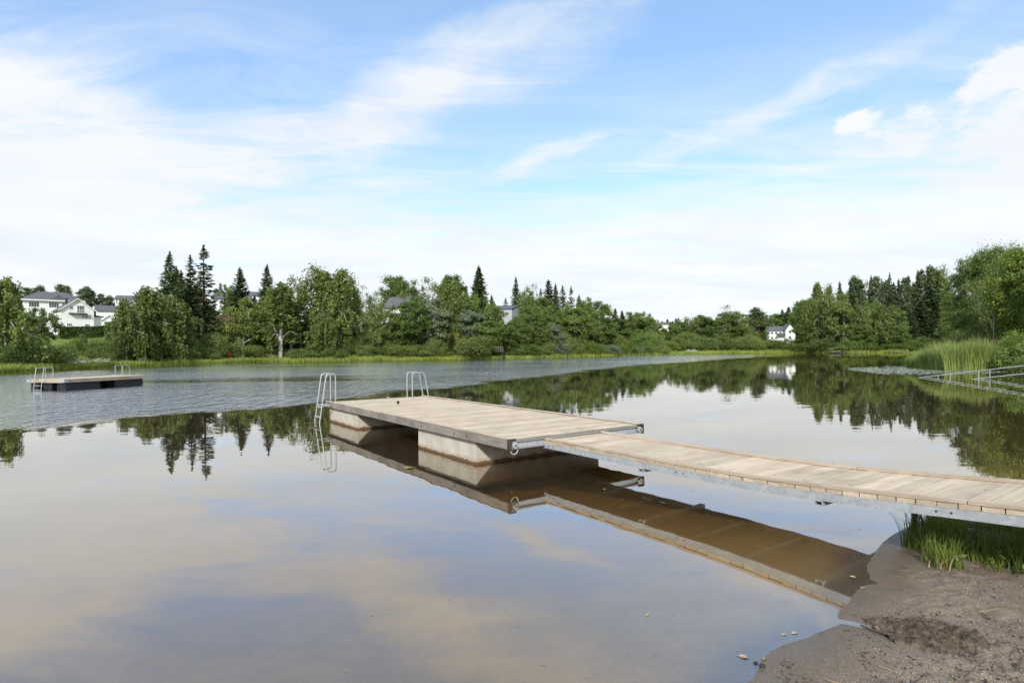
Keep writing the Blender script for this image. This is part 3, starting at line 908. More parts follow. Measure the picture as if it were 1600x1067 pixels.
# ------------------------------------------------------------------ handrails of the ramp into the water, far right
def railing(name, label, entry, along, length, rise, lowgap, posts):
    root = empty(name, (entry[0], entry[1], 0), math.atan2(along[1], along[0]))
    t = MB(); t.tube([(-1.5, 0, -1.5 * rise), (length, 0, length * rise)], .022, 8); t.build('handrail', M['galv'], root)
    t = MB(); t.tube([(-.5, 0, -.5 * rise - lowgap), (length, 0, length * rise - lowgap)], .02, 8); t.build('lower_rail', M['galv'], root)
    for s in posts:
        p = MB(); p.tube([(s, 0, s * rise - .01), (s, .02, s * rise - lowgap - .75)], .018, 8); p.build('post', M['galv'], root)
    return tag(root, label, 'railing', 'twin handrails of the ramp into the water')
e0 = on_water(1437, 590); 
al = np.array([.62, -.78]); pr = np.array([-al[1], al[0]])
railing('ramp_railing', 'nearer steel handrail sloping down into the lake by the reeds', e0, al, 9.5, .166, .42, (.9, 2.75, 4.9, 7.2, 9.2))
railing('ramp_railing', 'farther steel handrail of the ramp, behind the nearer one by the reeds', (e0[0] + pr[0] * 1.1, e0[1] + pr[1] * 1.1), al, 9.5, .166, .42, (1.2, 3.0, 5.2, 7.4, 9.3))
# ------------------------------------------------------------------ foliage
def leaves(cent, size, r, up=.35, elong=1.35, outward=None, ocx=None):
    """diamond leaves at the given centres"""
    n = len(cent)
    nrm = r.normal(size=(n, 3)); nrm[:, 2] += up * 2
    if outward is not None: nrm += outward * .9
    nrm /= np.linalg.norm(nrm, axis=1)[:, None] + 1e-9
    t = np.cross(nrm, r.normal(size=(n, 3))); t /= np.linalg.norm(t, axis=1)[:, None] + 1e-9
    b = np.cross(nrm, t)
    s = (size * r.uniform(.65, 1.3, n))[:, None]
    a = t * s * elong * .5; c = b * s * .5
    V = np.stack([cent - a, cent + c * .8 + a * .1, cent + a, cent - c * .8 + a * .1], 1).reshape(-1, 3)
    F = np.arange(4 * n).reshape(-1, 4)
    return V, F

def limb_mesh(parts):
    mb = MB()
    for pts, rads, seg in parts: mb.tube(pts, rads, seg)
    return mb

class Proto:
    """meshes of one tree form, nominal height H"""
    def __init__(s, H, crownV, crownF, leafmat, trunk, barkmat, extra=None):
        s.H = H
        me = np_mesh('crown', crownV, crownF, leafmat); s.crown = me.data; bpy.data.objects.remove(me)
        to = trunk.build('trunk', barkmat); s.trunk = to.data; bpy.data.objects.remove(to)
        s.W = float(np.percentile(np.abs(crownV[:, 0]), 97)) * 2
    def relief(s, leafmat, barkmat=None):
        q = object.__new__(Proto); q.H = s.H; q.W = s.W
        q.crown = s.crown.copy(); q.crown.materials.clear(); q.crown.materials.append(leafmat)
        q.trunk = s.trunk
        if barkmat:
            q.trunk = s.trunk.copy(); q.trunk.materials.clear(); q.trunk.materials.append(barkmat)
        return q

def broad(seed, H=14, W=9, base=.12, K=70, per=150, leaf=.34, top=.0, hang=.0, sig=.5, gap=.25, mat='leaf_green', bark='bark', lean=0.0, trunk_r=.24, low=1.0):
    """broad-leaved tree: limbs carry clumps, clumps carry leaves"""
    r = np.random.default_rng(seed)
    zb = H * base; zc = zb + (H - zb) * .52; rz = (H - zb) * .5; rx = W / 2
    ph = r.uniform(0, 6.28, 6)
    cl, cr = [], []
    tries = 0
    while len(cl) < K and tries < 5000:
        tries += 1
        d = r.normal(size=3); d /= np.linalg.norm(d)
        if d[2] < -.75 and r.random() < .6: continue
        rad = r.uniform(.35, 1.0) ** .55
        az = math.atan2(d[1], d[0])
        lob = 1 + .16 * math.sin(2 * az + ph[0]) + .13 * math.sin(3 * az + ph[1] + d[2] * 2) + .12 * math.sin(5 * d[2] + ph[2] + az)
        shape = 1 - top * max(d[2], 0) ** 1.5
        fl = low if d[2] < 0 else 1
        p = np.array([d[0] * rx * rad * lob * shape * fl, d[1] * rx * rad * lob * shape * fl, zc + d[2] * rz * rad * (1 + .1 * math.sin(4 * az + ph[3]))])
        if r.random() < gap * .5: continue
        cl.append(p); cr.append(r.uniform(.75, 1.35))
    cl = np.array(cl); cr = np.array(cr)
    parts = []
    lx = lean * H
    tr = [np.array([0, 0, -.4]), np.array([r.normal() * .1, r.normal() * .1, H * .25]), np.array([lx * .5 + r.normal() * .25, r.normal() * .25, H * .55]), np.array([lx + r.normal() * .3, r.normal() * .3, H * .93])]
    parts.append((tr, [trunk_r * 1.25, trunk_r, trunk_r * .6, trunk_r * .12], 7))
    sel = r.permutation(len(cl))[:min(26, len(cl))]
    for i in sel:
        p = cl[i]
        zs = max(H * .1, min(p[2] - np.hypot(p[0], p[1]) * r.uniform(.35, .8), H * .8))
        f = zs / H
        o = np.array([np.interp(f, [0, .25, .55, .93], [q[0] for q in tr]), np.interp(f, [0, .25, .55, .93], [q[1] for q in tr]), zs])
        mid = o * .45 + p * .55 + np.array([0, 0, .06 * H * r.uniform(-.3, 1)])
        rr_ = trunk_r * (1 - f) * .5 + .03
        parts.append(([o, mid, p], [rr_, rr_ * .6, rr_ * .2], 5))
    C, O = [], []
    for p, q in zip(cl, cr):
        n = int(per * q)
        s = sig * q * np.array([1, 1, .62 + hang])
        pts = r.normal(size=(n, 3)) * s
        # hollow the clump a little so that it has a skin
        ln = np.linalg.norm(pts / s, axis=1)[:, None]; pts = pts * (.55 + .45 * np.clip(ln / 1.5, 0, 1)) / 1.0
        if hang > 0: pts[:, 2] -= np.abs(r.normal(size=n)) * sig * hang * 1.6
        C.append(p + pts); O.append(pts / (np.linalg.norm(pts, axis=1)[:, None] + 1e-6))
    C = np.concatenate(C); O = np.concatenate(O)
    C[:, 2] = np.maximum(C[:, 2], .15)
    V, F = leaves(C, leaf, r, .35 if hang < .5 else .1, 1.35, O)
    return Proto(H, V, F, M[mat], limb_mesh(parts), M[bark])

def weeping(seed, H=13, W=10, strands=420, leaf=.3, mat='leaf_birch', bark='birch_bark', trunk_r=.24, lmin=1.5, lmax=5.0, per=26, pointed=.35):
    """birch or willow with hanging curtains of leaves"""
    r = np.random.default_rng(seed)
    parts = []; C = []
    tr = [np.array([0, 0, -.4]), np.array([r.normal() * .15, r.normal() * .15, H * .35]), np.array([r.normal() * .3, r.normal() * .3, H * .7]), np.array([r.normal() * .3, r.normal() * .3, H * .99])]
    parts.append((tr, [trunk_r * 1.2, trunk_r, trunk_r * .55, trunk_r * .1], 7))
    nb = 34
    brs = []
    for k in range(nb):
        f = .16 + .82 * (k / nb) ** .85
        a = k * 2.4 + r.uniform(-.4, .4)
        L = W / 2 * (1 - pointed * f - (1 - pointed) * max(0, f - .55) / .45 * .8) * r.uniform(.65, 1.15)
        o = np.array([np.interp(f, [0, .35, .7, 1], [q[0] for q in tr]), np.interp(f, [0, .35, .7, 1], [q[1] for q in tr]), H * f * .97])
        dv = np.array([math.cos(a), math.sin(a), 0])
        rise = (H - o[2]) * r.uniform(.1, .35)
        p1 = o + dv * L * .5 + np.array([0, 0, rise]); p2 = o + dv * L + np.array([0, 0, rise * .55])
        parts.append(([o, p1, p2], [.05 + .08 * (1 - f), .05, .015], 5))
        brs.append((o, p1, p2))
    for s in range(strands):
        o, p1, p2 = brs[r.integers(nb)]
        t = r.uniform(.2, 1.05)
        p = (1 - t) ** 2 * o + 2 * t * (1 - t) * p1 + t * t * p2 + r.normal(size=3) * np.array([.35, .35, .2])
        L = min(r.uniform(lmin, lmax), p[2] - .3)
        if L < .3: continue
        n = int(per * (L / lmax + .35))
        tt = r.uniform(0, 1, n) ** .9
        sw = r.normal(size=2) * .18
        q = np.stack([p[0] + sw[0] * tt + r.normal(size=n) * .13, p[1] + sw[1] * tt + r.normal(size=n) * .13, p[2] + .15 - L * tt], 1)
        C.append(q)
    C = np.concatenate(C)
    V, F = leaves(C, leaf, r, .0, 1.5)
    return Proto(H, V, F, M[mat], limb_mesh(parts), M[bark])

def spruce(seed, H=20, W=6.4, base=.04, sparse=0.0, mat='leaf_spruce', bark='bark', step=.46, droop=.3, leaf=.34):
    r = np.random.default_rng(seed)
    parts = [([(0, 0, -.4), (0, 0, H * .5), (0, 0, H)], [.3, .17, .02], 7)]
    C, T = [], []
    z = H * base
    while z < H - .25:
        f = z / H
        prof = (1 - f) ** .82 * (1 if f > .12 else .75 + 2 * f)
        L0 = W / 2 * prof * r.uniform(.78, 1.14) + .12
        nb = int(5 + 6 * (1 - f))
        a0 = r.uniform(0, 6.28)
        for k in range(nb):
            if r.random() < sparse: continue
            a = a0 + k * 6.283 / nb + r.uniform(-.3, .3)
            L = L0 * r.uniform(.6, 1.18)
            dv = np.array([math.cos(a), math.sin(a), 0]); pv = np.array([-math.sin(a), math.cos(a), 0])
            m = max(4, int(L * 11))
            t = r.uniform(.12, 1, m)
            dz = -droop * L * np.sin(t * 2.4) * (1.0 - .5 * f) + .16 * L * t ** 3 + f * L * t * .35
            wid = .24 * L * (1 - t) + .13
            q = np.array([0, 0, z]) + dv * (t * L)[:, None] + pv * (r.normal(size=m) * wid * .6)[:, None]
            q[:, 2] += dz + r.normal(size=m) * .07 - np.abs(r.normal(size=m)) * .14
            C.append(q); T.append(np.tile(dv, (m, 1)) + pv * r.normal(size=(m, 1)) * .7)
            if L > 1.2 and k % 2 == 0:
                parts.append(([np.array([0, 0, z]), np.array([0, 0, z - droop * L * .6]) + dv * L * .6], [.035, .012], 4))
        z += step * r.uniform(.75, 1.25) * (1 - .35 * f)
    tip = np.stack([r.normal(size=14) * .05, r.normal(size=14) * .05, H - r.uniform(-.25, 1.0, 14)], 1)
    C.append(tip); T.append(np.tile([0, 0, 1.], (14, 1)))
    C = np.concatenate(C); T = np.concatenate(T)
    n = len(C)
    T[:, 2] -= .35 * r.random(n); T /= np.linalg.norm(T, axis=1)[:, None]
    nr_ = np.cross(T, r.normal(size=(n, 3)) + np.array([0, 0, 0.])); nr_ /= np.linalg.norm(nr_, axis=1)[:, None]
    s = (leaf * r.uniform(.7, 1.35, n))[:, None]
    a = T * s * .95; b = nr_ * s * .36
    V = np.stack([C - a * .8, C + b, C + a, C - b], 1).reshape(-1, 3)
    return Proto(H, V, np.arange(4 * n).reshape(-1, 4), M[mat], limb_mesh(parts), M[bark])

def pine(seed, H=17, W=6.5, bare=.3, K=30, mat='leaf_pine'):
    r = np.random.default_rng(seed)
    tr = [np.array([0, 0, -.4]), np.array([r.normal() * .2, r.normal() * .2, H * .4]), np.array([r.normal() * .4, r.normal() * .4, H * .75]), np.array([r.normal() * .4, r.normal() * .4, H * .97])]
    parts = [(tr, [.28, .21, .13, .03], 7)]
    C, O = [], []
    for k in range(K):
        f = bare + (1 - bare) * (k + r.random()) / K
        a = k * 2.4 + r.uniform(-.5, .5)
        g_ = (f - bare) / (1 - bare)
        L = W / 2 * (.2 + .95 * math.sin(math.pi * min(1, g_ * .62 + .36))) * r.uniform(.45, 1.15) * (1 if g_ < .85 else .6)
        o = np.array([np.interp(f, [0, .4, .75, .97], [q[0] for q in tr]), np.interp(f, [0, .4, .75, .97], [q[1] for q in tr]), H * f * .96])
        p = o + np.array([math.cos(a) * L, math.sin(a) * L, L * r.uniform(.05, .5)])
        parts.append(([o, o * .5 + p * .5 + np.array([0, 0, -.05 * L]), p], [.06, .045, .02], 4))
        for w_ in range(3):
            c = o + (p - o) * r.uniform(.5, 1.05) + r.normal(size=3) * .25
            n = 62
            pts = r.normal(size=(n, 3)) * np.array([.5, .5, .26]) * r.uniform(.7, 1.2)
            C.append(c + pts); O.append(pts)
    C = np.concatenate(C); O = np.concatenate(O); O = O / (np.linalg.norm(O, axis=1)[:, None] + 1e-6)
    V, F = leaves(C, .3, r, .3, 1.6, O)
    return Proto(H, V, F, M[mat], limb_mesh(parts), M['pine_bark'])

def bare_twiggy(seed, H=9, W=6):
    """half dead, grey, thin-leaved"""
    r = np.random.default_rng(seed)
    parts = []; C = []
    def grow(p, d, L, rad, lev):
        q = p + d * L
        m = p + d * L * .5 + r.normal(size=3) * L * .07
        parts.append(([p, m, q], [rad, rad * .75, rad * .5], 5 if lev < 2 else 3))
        if lev >= 4:
            for _ in range(3): C.append(q + r.normal(size=3) * .2)
            return
        for k in range(3 if lev else 6):
            f = r.uniform(.45, 1.0) if lev else .25 + .75 * (k + .5) / 6
            dd = d * .75 + r.normal(size=3) * .62; dd[2] = abs(dd[2]) * .7 + .3; dd /= np.linalg.norm(dd)
            grow(p + d * L * f, dd, L * r.uniform(.42, .62), rad * .45, lev + 1)
    grow(np.array([0, 0, -.3]), np.array([.02, 0, 1.]), H * .85, .12, 0)
    C = np.array(C); C = C[r.random(len(C)) < .55]
    V, F = leaves(C, .14, r, .2)
    return Proto(H, V, F, M['leaf_dead'], limb_mesh(parts), M['dead_bark'])

P_ = {
 'spruce': [spruce(1), spruce(2, W=5.4, sparse=.12), spruce(3, W=7.4), spruce(4, H=20, W=5.6, sparse=.34, droop=.42, step=.62), spruce(7, H=20, W=7.0, sparse=.3, droop=.36, step=.7)],
 'dense_spruce': [spruce(5, W=8.2, step=.36, droop=.16), spruce(6, W=7.6, step=.38, droop=.2)],
 'pale_spruce': [],
 'pine': [pine(11), pine(12, W=7.5), pine(13, W=5.5, bare=.5)],
 'broad': [broad(21), broad(22, W=10, K=80), broad(23, H=15, W=8, K=72), broad(24, W=11, top=.25, K=85)],
 'maple': [broad(31, H=13, W=13, base=.1, K=120, per=150, sig=.62, gap=.1)],
 'birch': [weeping(41, H=16, W=6.2, strands=300, lmax=2.6, per=17, pointed=.5), weeping(42, H=16, W=7, strands=330, lmax=2.8, per=17, pointed=.4), broad(43, H=16, W=5.6, base=.2, K=54, per=95, leaf=.3, hang=.7, sig=.5, mat='leaf_birch', bark='birch_bark', trunk_r=.17)],
 'thin_birch': [broad(45, H=16, W=4.6, base=.25, K=34, per=46, leaf=.27, hang=.5, sig=.42, gap=.5, mat='leaf_birch', bark='birch_bark', trunk_r=.15), broad(46, H=16, W=5.4, base=.2, K=40, per=42, leaf=.27, hang=.4, sig=.45, gap=.5, mat='leaf_birch', bark='birch_bark', trunk_r=.16)],
 'weeping': [weeping(51, strands=560), weeping(52, H=13, W=9, strands=520, pointed=.2), weeping(53, H=13, W=11, strands=620, pointed=.45)],
 'bush': [broad(61, H=4, W=6, base=.0, K=64, per=110, leaf=.17, sig=.42, gap=.1, mat='leaf_bush', trunk_r=.08), broad(62, H=4, W=5, base=.0, K=58, per=110, leaf=.17, sig=.42, gap=.1, mat='leaf_bush', trunk_r=.08),
          broad(63, H=4, W=7, base=.0, K=74, per=105, leaf=.17, sig=.44, gap=.15, mat='leaf_bush', trunk_r=.08)],
 'dead': [bare_twiggy(74)],
 'near_broad': [broad(81, H=14, W=10, K=150, per=210, leaf=.2, sig=.52, gap=.2, mat='leaf_lime'), broad(82, H=16, W=7, base=.15, K=110, per=130, leaf=.19, sig=.5, gap=.45, mat='leaf_green', hang=.2)],
}
P_['silver'] = [P_['broad'][2].relief(M['leaf_silver']), P_['broad'][0].relief(M['leaf_silver'])]
P_['lime'] = [p.relief(M['leaf_lime']) for p in P_['broad'][:2]]
P_['lime_bush'] = [p.relief(M['leaf_lime']) for p in P_['bush']]
P_['dark_bush'] = [p.relief(M['leaf_green']) for p in P_['bush']]
P_['silver_bush'] = [p.relief(M['leaf_silver']) for p in P_['bush'][:2]]
P_['yellow_bush'] = [P_['bush'][1].relief(M['leaf_yellow'])]
P_['green_birch'] = [p.relief(M['leaf_birch'], M['birch_bark']) for p in P_['broad'][:3]]
P_['near_green'] = [P_['near_broad'][0].relief(M['leaf_green']), P_['near_broad'][1]]
P_['near_broad'] = P_['near_broad'][:1]

NAMES = {'spruce': ('spruce_tree', 'spruce'), 'dense_spruce': ('spruce_tree', 'spruce'), 'pine': ('pine_tree', 'pine'), 'broad': ('broadleaf_tree', 'tree'), 'maple': ('maple_tree', 'tree'),
 'birch': ('birch_tree', 'birch'), 'thin_birch': ('birch_tree', 'birch'), 'green_birch': ('birch_tree', 'birch'), 'weeping': ('weeping_tree', 'tree'), 'bush': ('bush', 'bush'), 'dark_bush': ('bush', 'bush'), 'lime_bush': ('bush', 'bush'),
 'silver_bush': ('bush', 'bush'), 'yellow_bush': ('bush', 'bush'), 'dead': ('withered_tree', 'tree'), 'near_broad': ('broadleaf_tree', 'tree'), 'near_green': ('broadleaf_tree', 'tree'), 'silver': ('silver_tree', 'tree'), 'lime': ('broadleaf_tree', 'tree')}

far_u = np.array([p[0] / p[1] for p in far_pts]); far_D = np.array([p[1] for p in far_pts])
def shore_D(px):
    u = (px - CX) / FPX
    return float(np.interp(u, far_u, far_D))

TREES = []          # (kind, px, top py, metres behind the shore, width in px or None, label)
def T(kind, px, top, off, wpx=None, label=None, sink=0.0): TREES.append([kind, px, top, off, wpx, label, sink])
# ------------------------------------------------------------------ what grows where (photo column, crown top, distance behind the shore, width)
# far left, round the white house
T('weeping', 8, 431, 5, 74); T('broad', 62, 482, 16, 44); T('broad', 30, 486, 12, 40); T('dark_bush', 8, 537, 3, 56); T('bush', 70, 540, 2.5, 66); T('bush', 38, 533, 7, 44); T('lime_bush', 118, 529, 26, 18)
T('bush', 106, 537, 8, 24, 'low rounded bush on the lawn in front of the hedge, with white blossom beside it'); T('dark_bush', 153, 531, 8, 44, 'dark dome-shaped bush left of the small wooden post'); T('bush', 128, 524, 28, 18); T('bush', 168, 552, 4, 22); 
T('bush', 98, 545, 5, 26); T('broad', 176, 503, 60, 26)
for px, top, w_ in [(45, 450, 26), (60, 447, 22), (92, 445, 24), (108, 447, 22), (132, 449, 24), (144, 455, 20), (157, 459, 22), (168, 463, 20), (186, 463, 20), (30, 455, 20)]: T('pine', px, top, 170, w_)
# weeping trees and the three spruces
T('weeping', 196, 464, 5, 52); T('weeping', 232, 446, 6, 74); T('weeping', 268, 458, 8, 56); T('weeping', 252, 505, 3, 60)
T('spruce', 265, 396, 18, 50, 'leftmost and broadest of the three tall dark spruces left of the dock ladders'); T('spruce', 297, 400, 20, 44, 'middle spruce of the three tall ones, its top slightly lower than the right one'); T('spruce', 318, 386, 16, 54, 'tallest spruce of all, right-hand one of the three tall ones')
T('broad', 284, 440, 26, 50); T('broad', 313, 470, 22, 54); T('spruce', 283, 425, 24, 40); T('dark_bush', 303, 528, 4, 30); T('bush', 332, 522, 5, 36); T('bush', 326, 545, 3, 30); T('bush', 290, 545, 3, 30); T('bush', 350, 510, 14, 40); T('lime_bush', 346, 488, 30, 26)
T('lime', 347, 444, 80, 22); T('spruce', 375, 419, 36, 36, 'slim spruce rising beside the grey roofed white house'); T('broad', 366, 447, 60, 34); T('green_birch', 380, 468, 8, 46, 'birch with a leaning white trunk on the left bank'); T('lime', 401, 476, 22, 32); T('broad', 404, 505, 16, 34); T('bush', 364, 535, 5, 34); T('bush', 395, 540, 6, 36)
T('spruce', 417, 415, 34, 36, 'slim dark spruce just left of the tall pale birch trunks'); T('birch', 437, 436, 5, 50, 'light green birch with a straight white trunk close to the shore'); T('thin_birch', 460, 422, 18, 34); T('birch', 424, 455, 9, 34); T('birch', 455, 464, 10, 34); T('dense_spruce', 478, 506, 10, 44, 'low dark rounded spruce under the wide group of birches')
T('birch', 495, 424, 14, 54); T('birch', 512, 420, 11, 50); T('birch', 530, 416, 8, 52, 'tallest birch of the wide group, white trunk showing below its crown'); T('birch', 545, 436, 16, 36); T('weeping', 505, 486, 5, 50); T('green_birch', 520, 450, 18, 50); T('bush', 474, 545, 3, 44); T('bush', 520, 543, 3, 40); T('bush', 500, 535, 5, 36); T('dark_bush', 440, 545, 9, 40); T('bush', 415, 545, 10, 30)
T('thin_birch', 566, 446, 44, 26); T('thin_birch', 585, 450, 42, 28); T('spruce', 557, 455, 50, 22); T('lime_bush', 546, 489, 40, 34); T('bush', 565, 489, 32, 34); T('bush', 556, 513, 14, 40); T('bush', 572, 520, 10, 40); T('dark_bush', 545, 528, 7, 36); T('bush', 570, 540, 4, 32)
T('green_birch', 592, 474, 5, 40, 'slender birch with a bare pale stem standing alone by the shore'); T('maple', 624, 436, 80, 50, 'large round maple behind the house with the brick chimney'); T('broad', 640, 462, 7, 64, 'big rounded broadleaf tree right of the brick chimney, close to the water'); T('broad', 655, 480, 8, 44); T('dark_bush', 618, 515, 8, 40); T('bush', 600, 530, 6, 40); T('bush', 622, 540, 3, 40); T('bush', 650, 540, 3, 40)
T('thin_birch', 672, 426, 50, 36, 'thin sparse grey-green birch against the sky behind the silver tree'); T('silver', 681, 466, 8, 38, 'taller silver-leaved tree between dark green crowns'); T('bush', 680, 530, 4, 36); T('broad', 706, 430, 45, 44); T('pine', 695, 435, 50, 30); T('birch', 706, 446, 12, 50, 'rounded weeping birch in front of the dark crowns left of the conical spruce'); T('weeping', 700, 475, 8, 44)
T('dense_spruce', 748, 419, 36, 42, 'broad conical spruce standing clear against the sky above the bank'); T('lime', 734, 460, 24, 40); T('silver', 735, 486, 9, 38, 'shorter silver-leaved tree above the pale shore bush'); T('bush', 745, 526, 1.0, 62, 'pale green bush overhanging the water left of the small wooden jetty'); T('yellow_bush', 712, 517, 8, 18, 'bush full of yellow blossom on the bank'); T('dense_spruce', 706, 522, 5, 30); T('bush', 728, 530, 4, 30)
T('broad', 764, 470, 16, 38); T('broad', 772, 476, 10, 34); T('broad', 790, 504, 5, 40); T('broad', 764, 502, 6, 40); T('dark_bush', 803, 535, 2.5, 34); T('broad', 722, 468, 20, 44); T('bush', 690, 545, 3, 36)
# the point with the grey building
T('spruce', 806, 434, 52, 24, 'slim dark spruce right of the grey building'); T('thin_birch', 820, 440, 36, 26); T('thin_birch', 833, 443, 36, 28); T('broad', 824, 456, 26, 34); T('spruce', 857, 438, 30, 32); T('spruce', 868, 445, 34, 26); T('spruce', 879, 447, 30, 28); T('spruce', 892, 449, 30, 26, 'rightmost dark spruce at the edge of the point'); T('broad', 846, 466, 20, 40)
T('broad', 812, 494, 7, 44); T('broad', 832, 480, 11, 38); T('broad', 858, 480, 8, 44); T('silver', 862, 505, 4, 26); T('broad', 886, 475, 12, 34); T('green_birch', 900, 482, 8, 40); T('broad', 913, 466, 16, 40); T('broad', 931, 472, 12, 48, 'rounded tree at the right end of the point, sky beside it'); T('broad', 922, 490, 7, 44); T('broad', 940, 495, 8, 40); T('broad', 845, 510, 5, 40); T('bush', 875, 520, 4, 34)
for px, top, w_, k in [(850, 535, 34, 'bush'), (828, 538, 32, 'dark_bush'), (870, 532, 30, 'silver_bush'), (896, 533, 32, 'bush'), (920, 534, 28, 'lime_bush'), (936, 537, 30, 'bush'), (952, 539, 28, 'silver_bush'), (967, 538, 26, 'lime_bush'), (980, 534, 30, 'lime_bush'), (995, 542, 24, 'silver_bush'), (1010, 541, 26, 'bush'), (1030, 541, 30, 'bush')]: T(k, px, top, 2.5, w_)
# far end of the lake
for px, top, w_, k in [(961, 482, 22, 'spruce'), (972, 486, 20, 'spruce'), (983, 488, 30, 'broad'), (997, 489, 30, 'broad'), (1010, 490, 28, 'broad'), (966, 498, 34, 'broad'), (1020, 500, 28, 'green_birch'), (948, 500, 20, 'spruce'), (988, 510, 34, 'broad'), (1035, 512, 28, 'birch')]: T(k, px, top, 34, w_)
for px, top, w_, k in [(962, 524, 32, 'bush'), (1000, 522, 40, 'dark_bush'), (1022, 520, 34, 'bush'), (1046, 534, 30, 'lime_bush'), (1060, 524, 30, 'bush'), (1098, 537, 22, 'lime_bush'), (1085, 522, 34, 'bush'), (1070, 520, 30, 'dark_bush'), (1018, 530, 36, 'dark_bush'), (945, 528, 30, 'bush')]: T(k, px, top, 14, w_)
for px, top, w_, k in [(1050, 505, 30, 'broad'), (1065, 503, 30, 'broad'), (1078, 491, 32, 'thin_birch'), (1095, 493, 32, 'broad'), (1118, 503, 26, 'dense_spruce'), (1140, 477, 40, 'thin_birch'), (1132, 488, 34, 'green_birch'), (1155, 489, 28, 'green_birch'), (1108, 500, 30, 'broad'), (1182, 481, 26, 'pine'), (1183, 488, 26, 'thin_birch'), (1190, 490, 22, 'spruce'), (1166, 512, 44, 'broad'), (1150, 515, 34, 'broad')]: T(k, px, top, 30, w_)
for px, top, w_, k in [(1222, 484, 26, 'spruce'), (1232, 480, 24, 'spruce'), (1243, 482, 28, 'broad'), (1213, 490, 30, 'broad'), (1252, 484, 26, 'spruce'), (1175, 492, 24, 'pine')]: T(k, px, top, 110, w_)
for px, top, w_, k in [(1145, 530, 28, 'bush'), (1165, 525, 40, 'bush'), (1187, 533, 32, 'bush'), (1208, 531, 36, 'dark_bush'), (1230, 530, 28, 'dark_bush'), (1228, 536, 26, 'lime_bush'), (1178, 526, 30, 'bush'), (1130, 522, 36, 'dark_bush'), (1108, 528, 30, 'dark_bush')]: T(k, px, top, 10, w_)
# forest left of the reeds
for px, top, w_, k, o in [(1259, 469, 38, 'broad', 12), (1262, 500, 36, 'broad', 6), (1262, 468, 34, 'broad', 20), (1278, 439, 28, 'birch', 22), (1292, 452, 26, 'birch', 18), (1306, 448, 30, 'thin_birch', 24), (1318, 456, 28, 'birch', 22), (1338, 433, 26, 'pine', 26), (1352, 440, 28, 'thin_birch', 34), (1368, 432, 26, 'pine', 26), (1384, 440, 24, 'pine', 34),
   (1396, 443, 28, 'spruce', 36), (1411, 435, 24, 'pine', 26), (1427, 443, 32, 'spruce', 30), (1441, 424, 26, 'pine', 26), (1459, 412, 36, 'birch', 24), (1471, 424, 26, 'birch', 26), (1453, 448, 50, 'dense_spruce', 12), (1481, 444, 28, 'thin_birch', 24)]: T(k, px, top, o, w_)
for px, top, w_, k, o in [(1268, 472, 30, 'birch', 6), (1285, 466, 30, 'birch', 5), (1302, 468, 32, 'birch', 5), (1318, 472, 30, 'green_birch', 5), (1333, 478, 34, 'broad', 8), (1348, 480, 30, 'green_birch', 6), (1362, 470, 30, 'broad', 12), (1379, 472, 28, 'birch', 4), (1398, 480, 38, 'broad', 8), (1418, 484, 40, 'dense_spruce', 8), (1438, 470, 44, 'dense_spruce', 10), (1462, 500, 50, 'dense_spruce', 6), (1400, 505, 40, 'broad', 5), (1345, 510, 36, 'broad', 4), (1262, 515, 36, 'broad', 4), (1475, 470, 44, 'broad', 14),
   (1283, 529, 44, 'bush', 2), (1300, 533, 30, 'dark_bush', 3), (1325, 532, 36, 'dark_bush', 3), (1350, 530, 36, 'dark_bush', 3), (1365, 541, 22, 'lime_bush', 2), (1385, 532, 34, 'dark_bush', 4), (1410, 530, 40, 'dark_bush', 4), (1263, 536, 36, 'lime_bush', 2), (1435, 528, 40, 'dark_bush', 4), (1245, 536, 30, 'bush', 3), (1313, 541, 26, 'bush', 2)]: T(k, px, top, o, w_)

for px, top, w_, o in [(1330, 446, 22, 34), (1345, 447, 20, 36), (1361, 441, 22, 34), (1377, 446, 20, 36), (1390, 437, 22, 34), (1404, 446, 20, 36), (1419, 440, 22, 34), (1434, 434, 24, 32), (1449, 430, 26, 30), (1466, 436, 26, 28), (1312, 450, 20, 34), (1297, 455, 20, 30), (1272, 458, 20, 28)]: T('spruce', px, top - 9, o - 6, w_)
for px, top, w_, o in [(645, 455, 22, 50), (660, 447, 22, 55), (716, 440, 24, 50), (728, 448, 22, 46), (768, 462, 22, 40), (790, 466, 20, 50), (845, 452, 22, 40), (905, 462, 20, 36), (470, 450, 24, 40), (398, 462, 24, 36), (578, 462, 20, 52), (350, 455, 22, 34), (276, 420, 34, 26)]: T('spruce', px, top, o, w_)
def place_tree(kind, px, top, D, wpx, i, sink=0.0):
    protos = P_[kind]; p = protos[i % len(protos)]
    x, y, zt = at(px, top, D)
    z = ground(x, y) - .05
    h = max(zt - z, 1.0)
    sz = h / p.H * (1.02 if kind != 'spruce' else 1.0)
    sxy = sz if wpx is None else (wpx / FPX * D) / p.W
    sxy = min(max(sxy, sz * .45), sz * 2.2)
    nm, cat = NAMES[kind]
    o = empty(nm, (x, y, z), random.uniform(0, 6.28))
    o.scale = (sxy, sxy, sz)
    for me, n in ((p.crown, 'crown'), (p.trunk, 'trunk')):
        c = bpy.data.objects.new(n, me); col.objects.link(c); c.parent = o
    o['category'] = cat
    return o

planted = []
for i, (kind, px, top, off, wpx, lab, sink) in enumerate(TREES):
    D = shore_D(px) + off
    planted.append([place_tree(kind, px, top, D, wpx, i), kind, px, lab, off])
